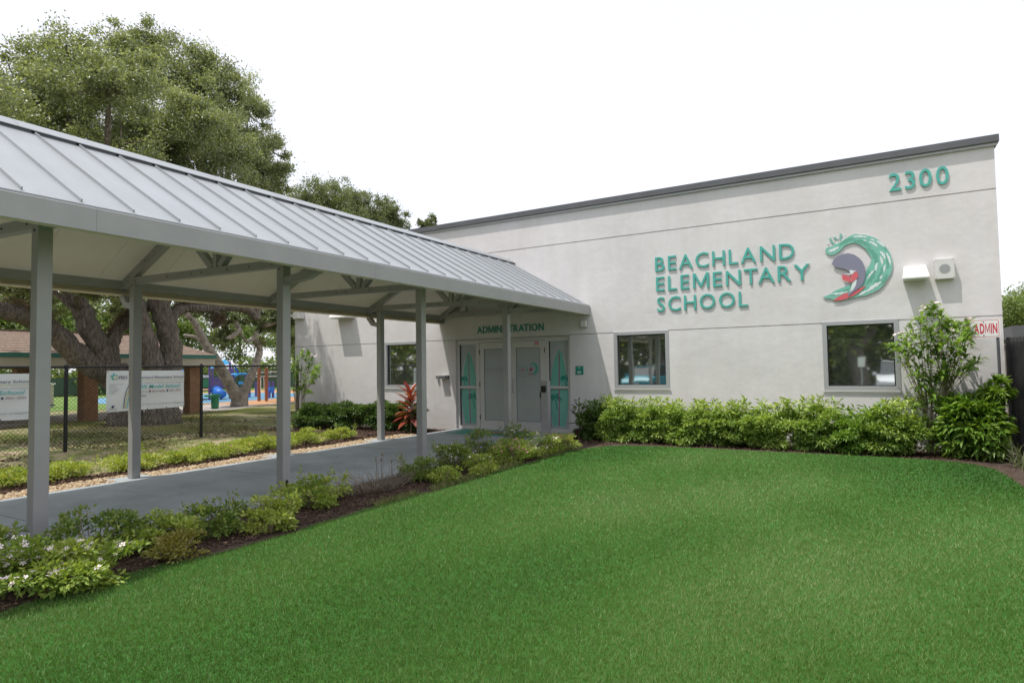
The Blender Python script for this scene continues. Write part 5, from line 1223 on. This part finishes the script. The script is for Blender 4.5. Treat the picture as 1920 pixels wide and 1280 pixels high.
for X in (-33.6, -34.6): MB().tube([PP_(440, 705, X), PP_(450, 700, X), PP_(462, 700, X), PP_(468, 704, X)], .05, 6).build('ladder_rail', M['skyplay'], st)
for i in range(8): a = PP_(441+i*3.4, 702-2*math.sin(i*.4), -33.6); b = PP_(441+i*3.4, 702-2*math.sin(i*.4), -34.6); MB().cyl(a, (a.x-1, a.y, a.z), .035, 6).build('rung', M['skyplay'], st)
a = PP_(449, 715); b = PP_(456, 720); box('panel', M['skyplay'], st, -33.1, -33.0, a.y, b.y, b.z, a.z)
a = PP_(459, 739); b = PP_(468, 745); box('step', M['blueplay'], st, -33.6, -33, a.y, b.y, b.z, a.z)
br_ = empty('climbing_bars', (0, 0, 0), 'tall pair of brown posts with pale loop bars in the orange mulch', 'playground')
for px in (485.5, 499.5): a = atZ(px, 752); t = atX(a.x, px, 689); MB().cyl((a.x, a.y, 0), (a.x, a.y, t.z), .085, 8).build('post', M['brownplay'], br_)
for yy in (698, 706): a = PP_(480, yy, -29); b = PP_(520, yy-1, -29); MB().cyl(a, b, .035, 6).build('bar', M['alu'], br_)
for px in (489, 495): MB().tube([PP_(px-1, 708, -28.2), PP_(px, 712, -28.2), PP_(px, 733, -28.2)], .025, 5).build('loop_bar', M['white'], br_)
sw = empty('spring_seat', (0, 0, 0), 'purple post with round blue seat right of the brown posts', 'playground')
for px in (505, 512): a = PP_(px, 714, -31); MB().cyl((a.x, a.y, 0), (a.x, a.y, a.z), .07, 8).build('post', M['purpleplay'], sw)
a = PP_(508, 730, -31); MB().cyl((a.x-.1, a.y, a.z), (a.x+.1, a.y, a.z), .2, 12).build('seat', M['blueplay'], sw)

# ============================================================ BEHIND THE CAMERA (seen in the window glass): parked cars, trees, sign
def car(x, y, rz, paint, label):
    e = empty('parked_car', (x, y, 0), label, 'car', 'cars parked behind the lawn, mirrored in the windows'); e.rotation_euler[2] = rz
    def loft(secs, name, m, bev=.04):
        vs = []; 
        for (xx, hw, z0, z1) in secs: vs += [(xx, -hw, z0), (xx, hw, z0), (xx, hw, z1), (xx, -hw, z1)]
        fs = [(3, 2, 1, 0)]+[(4*i+k, 4*i+(k+1) % 4, 4*i+4+(k+1) % 4, 4*i+4+k) for i in range(len(secs)-1) for k in range(4)]+[tuple(4*(len(secs)-1)+k for k in range(4))]
        o = MB().add(vs, fs).build(name, m, e, bevel=bev); return o
    loft([(-2.25, .78, .42, .78), (-2.1, .9, .3, .95), (-1.2, .92, .25, 1.0), (1.1, .92, .25, 1.0), (1.9, .9, .28, .88), (2.25, .76, .4, .68)], 'body', M[paint])
    loft([(-1.95, .78, .98, 1.0), (-1.45, .72, .98, 1.52), (.25, .70, .98, 1.55), (1.15, .78, .98, 1.0)], 'cabin', M['carglass'])
    loft([(-1.5, .66, 1.53, 1.545), (-1.3, .66, 1.53, 1.575), (.1, .64, 1.55, 1.59), (.3, .62, 1.55, 1.565)], 'roof', M[paint], .01)
    for sx in (-1.4, 1.4):
        for sy in (-1, 1):
            w = MB().cyl((sx, sy*.74, .33), (sx, sy*.94, .33), .33, 20).build('wheel', M['rubber'], e); MB().cyl((sx, sy*.941, .33), (sx, sy*.95, .33), .2, 12).build('rim', M['alu'], w)
    for sy in (-1, 1): box('headlight', M['white'], e, 2.14, 2.2, sy*.62-.14, sy*.62+.14, .6, .72); box('mirror', M[paint], e, .75, .9, sy*.98-.08, sy*.98+.08, 1.0, 1.13)
    box('number_plate', M['offwhite'], e, 2.245, 2.26, -.25, .25, .45, .57)
car(.85, -9.2, PI/2, 'carwhite', 'white car parked facing the lawn, mirrored in the large window')
car(-11.6, -9.6, PI/2, 'carteal', 'teal car mirrored low in the small window')
car(4.9, -9.5, PI/2, 'carteal', 'teal car beside the white car behind the viewer')
sg = empty('parking_sign', (0, 0, 0), 'small blank white parking sign on a thin post behind the viewer', 'sign'); box('plate', M['white'], sg, -.72, -.42, -5.9, -5.88, 1.35, 1.8); MB().cyl((-.57, -5.93, 0), (-.57, -5.93, 1.85), .025, 8).build('post', M['alu'], sg)
GB = 'oaks behind the parking lot, mirrored in the windows'
for i, (x, y, h, r) in enumerate([(-42, -12, 9, 5.5), (-34, -20, 11, 5.5), (-24, -22, 11, 5.5), (-15.5, -25, 12, 5.5), (-8, -22, 12, 5.5), (-1.2, -21, 12, 5), (6, -23, 12, 6), (14, -24, 11, 6)]):
    e = empty('parking_oak', (0, 0, 0), 'oak beyond parking lot '+['farthest out to the left', 'second from the left end', 'third from the left end', 'left of the teal car', 'behind the teal car', 'with a thick dark trunk behind the parking sign', 'behind the white car', 'farthest right'][i]+', mirrored in glass', 'tree', GB)
    mb = MB(); limb(mb, [(x+.4, y, 0), (x, y, 2.2), (x-.6, y, 4), (x-1.8, y+.5, 7)], [.55, .42, .34, .15], 10); limb(mb, [(x, y, 2.2), (x+1.2, y, 4.2), (x+2.4, y, 7)], [.34, .25, .12], 8); mb.build('trunk', M['bark'], e, smooth=True)
    P, d2, t, C = clumpy((x, y, h*.56), (r, r*.7, h*.44), 60, 8500, .24, .2, .8, soft=True); n = len(P)
    leaves('crown', P, d2+np.random.normal(size=(n, 3))*.7, np.random.normal(size=(n, 3))+[0, 0, .6], .48*np.random.uniform(.6, 1.3, n), .28, M['parkleaf'], e, t)
n = 42000; X = np.random.uniform(-70, 30, n); P = np.stack([X, -29-np.minimum(0, X+30)*.45+np.random.normal(size=n), np.random.rand(n)**1.3*10], 1)
o = leaves('parking_shrubbery', P, np.random.normal(size=P.shape), np.random.normal(size=P.shape)+[0, 0, .6], .7, .45, M['parkleaf']); tag(o, 'band of green shrubbery behind the parking lot', 'bushes')

# dry leaves blown on the pavement
n = 70; P = np.stack([np.random.uniform(-9.0, -6.2, n), np.random.uniform(1, 12.5, n), np.full(n, .049)], 1); P = np.where((np.random.rand(n) < .6)[:, None], P*[0, 1, 1]+np.stack([-6.1-np.abs(np.random.normal(size=n))*.15, np.zeros(n), np.zeros(n)], 1), P)
tag(leaves('fallen_leaves', P, np.random.normal(size=(n, 3))*[1, 1, .05], np.random.normal(size=(n, 3))*.1+[0, 0, 1], .05*np.random.uniform(.5, 1.3, n), .022, M['chips'], fold=.05, droop=0), 'scattered dry leaves on the shaded concrete walkway', 'leaves')
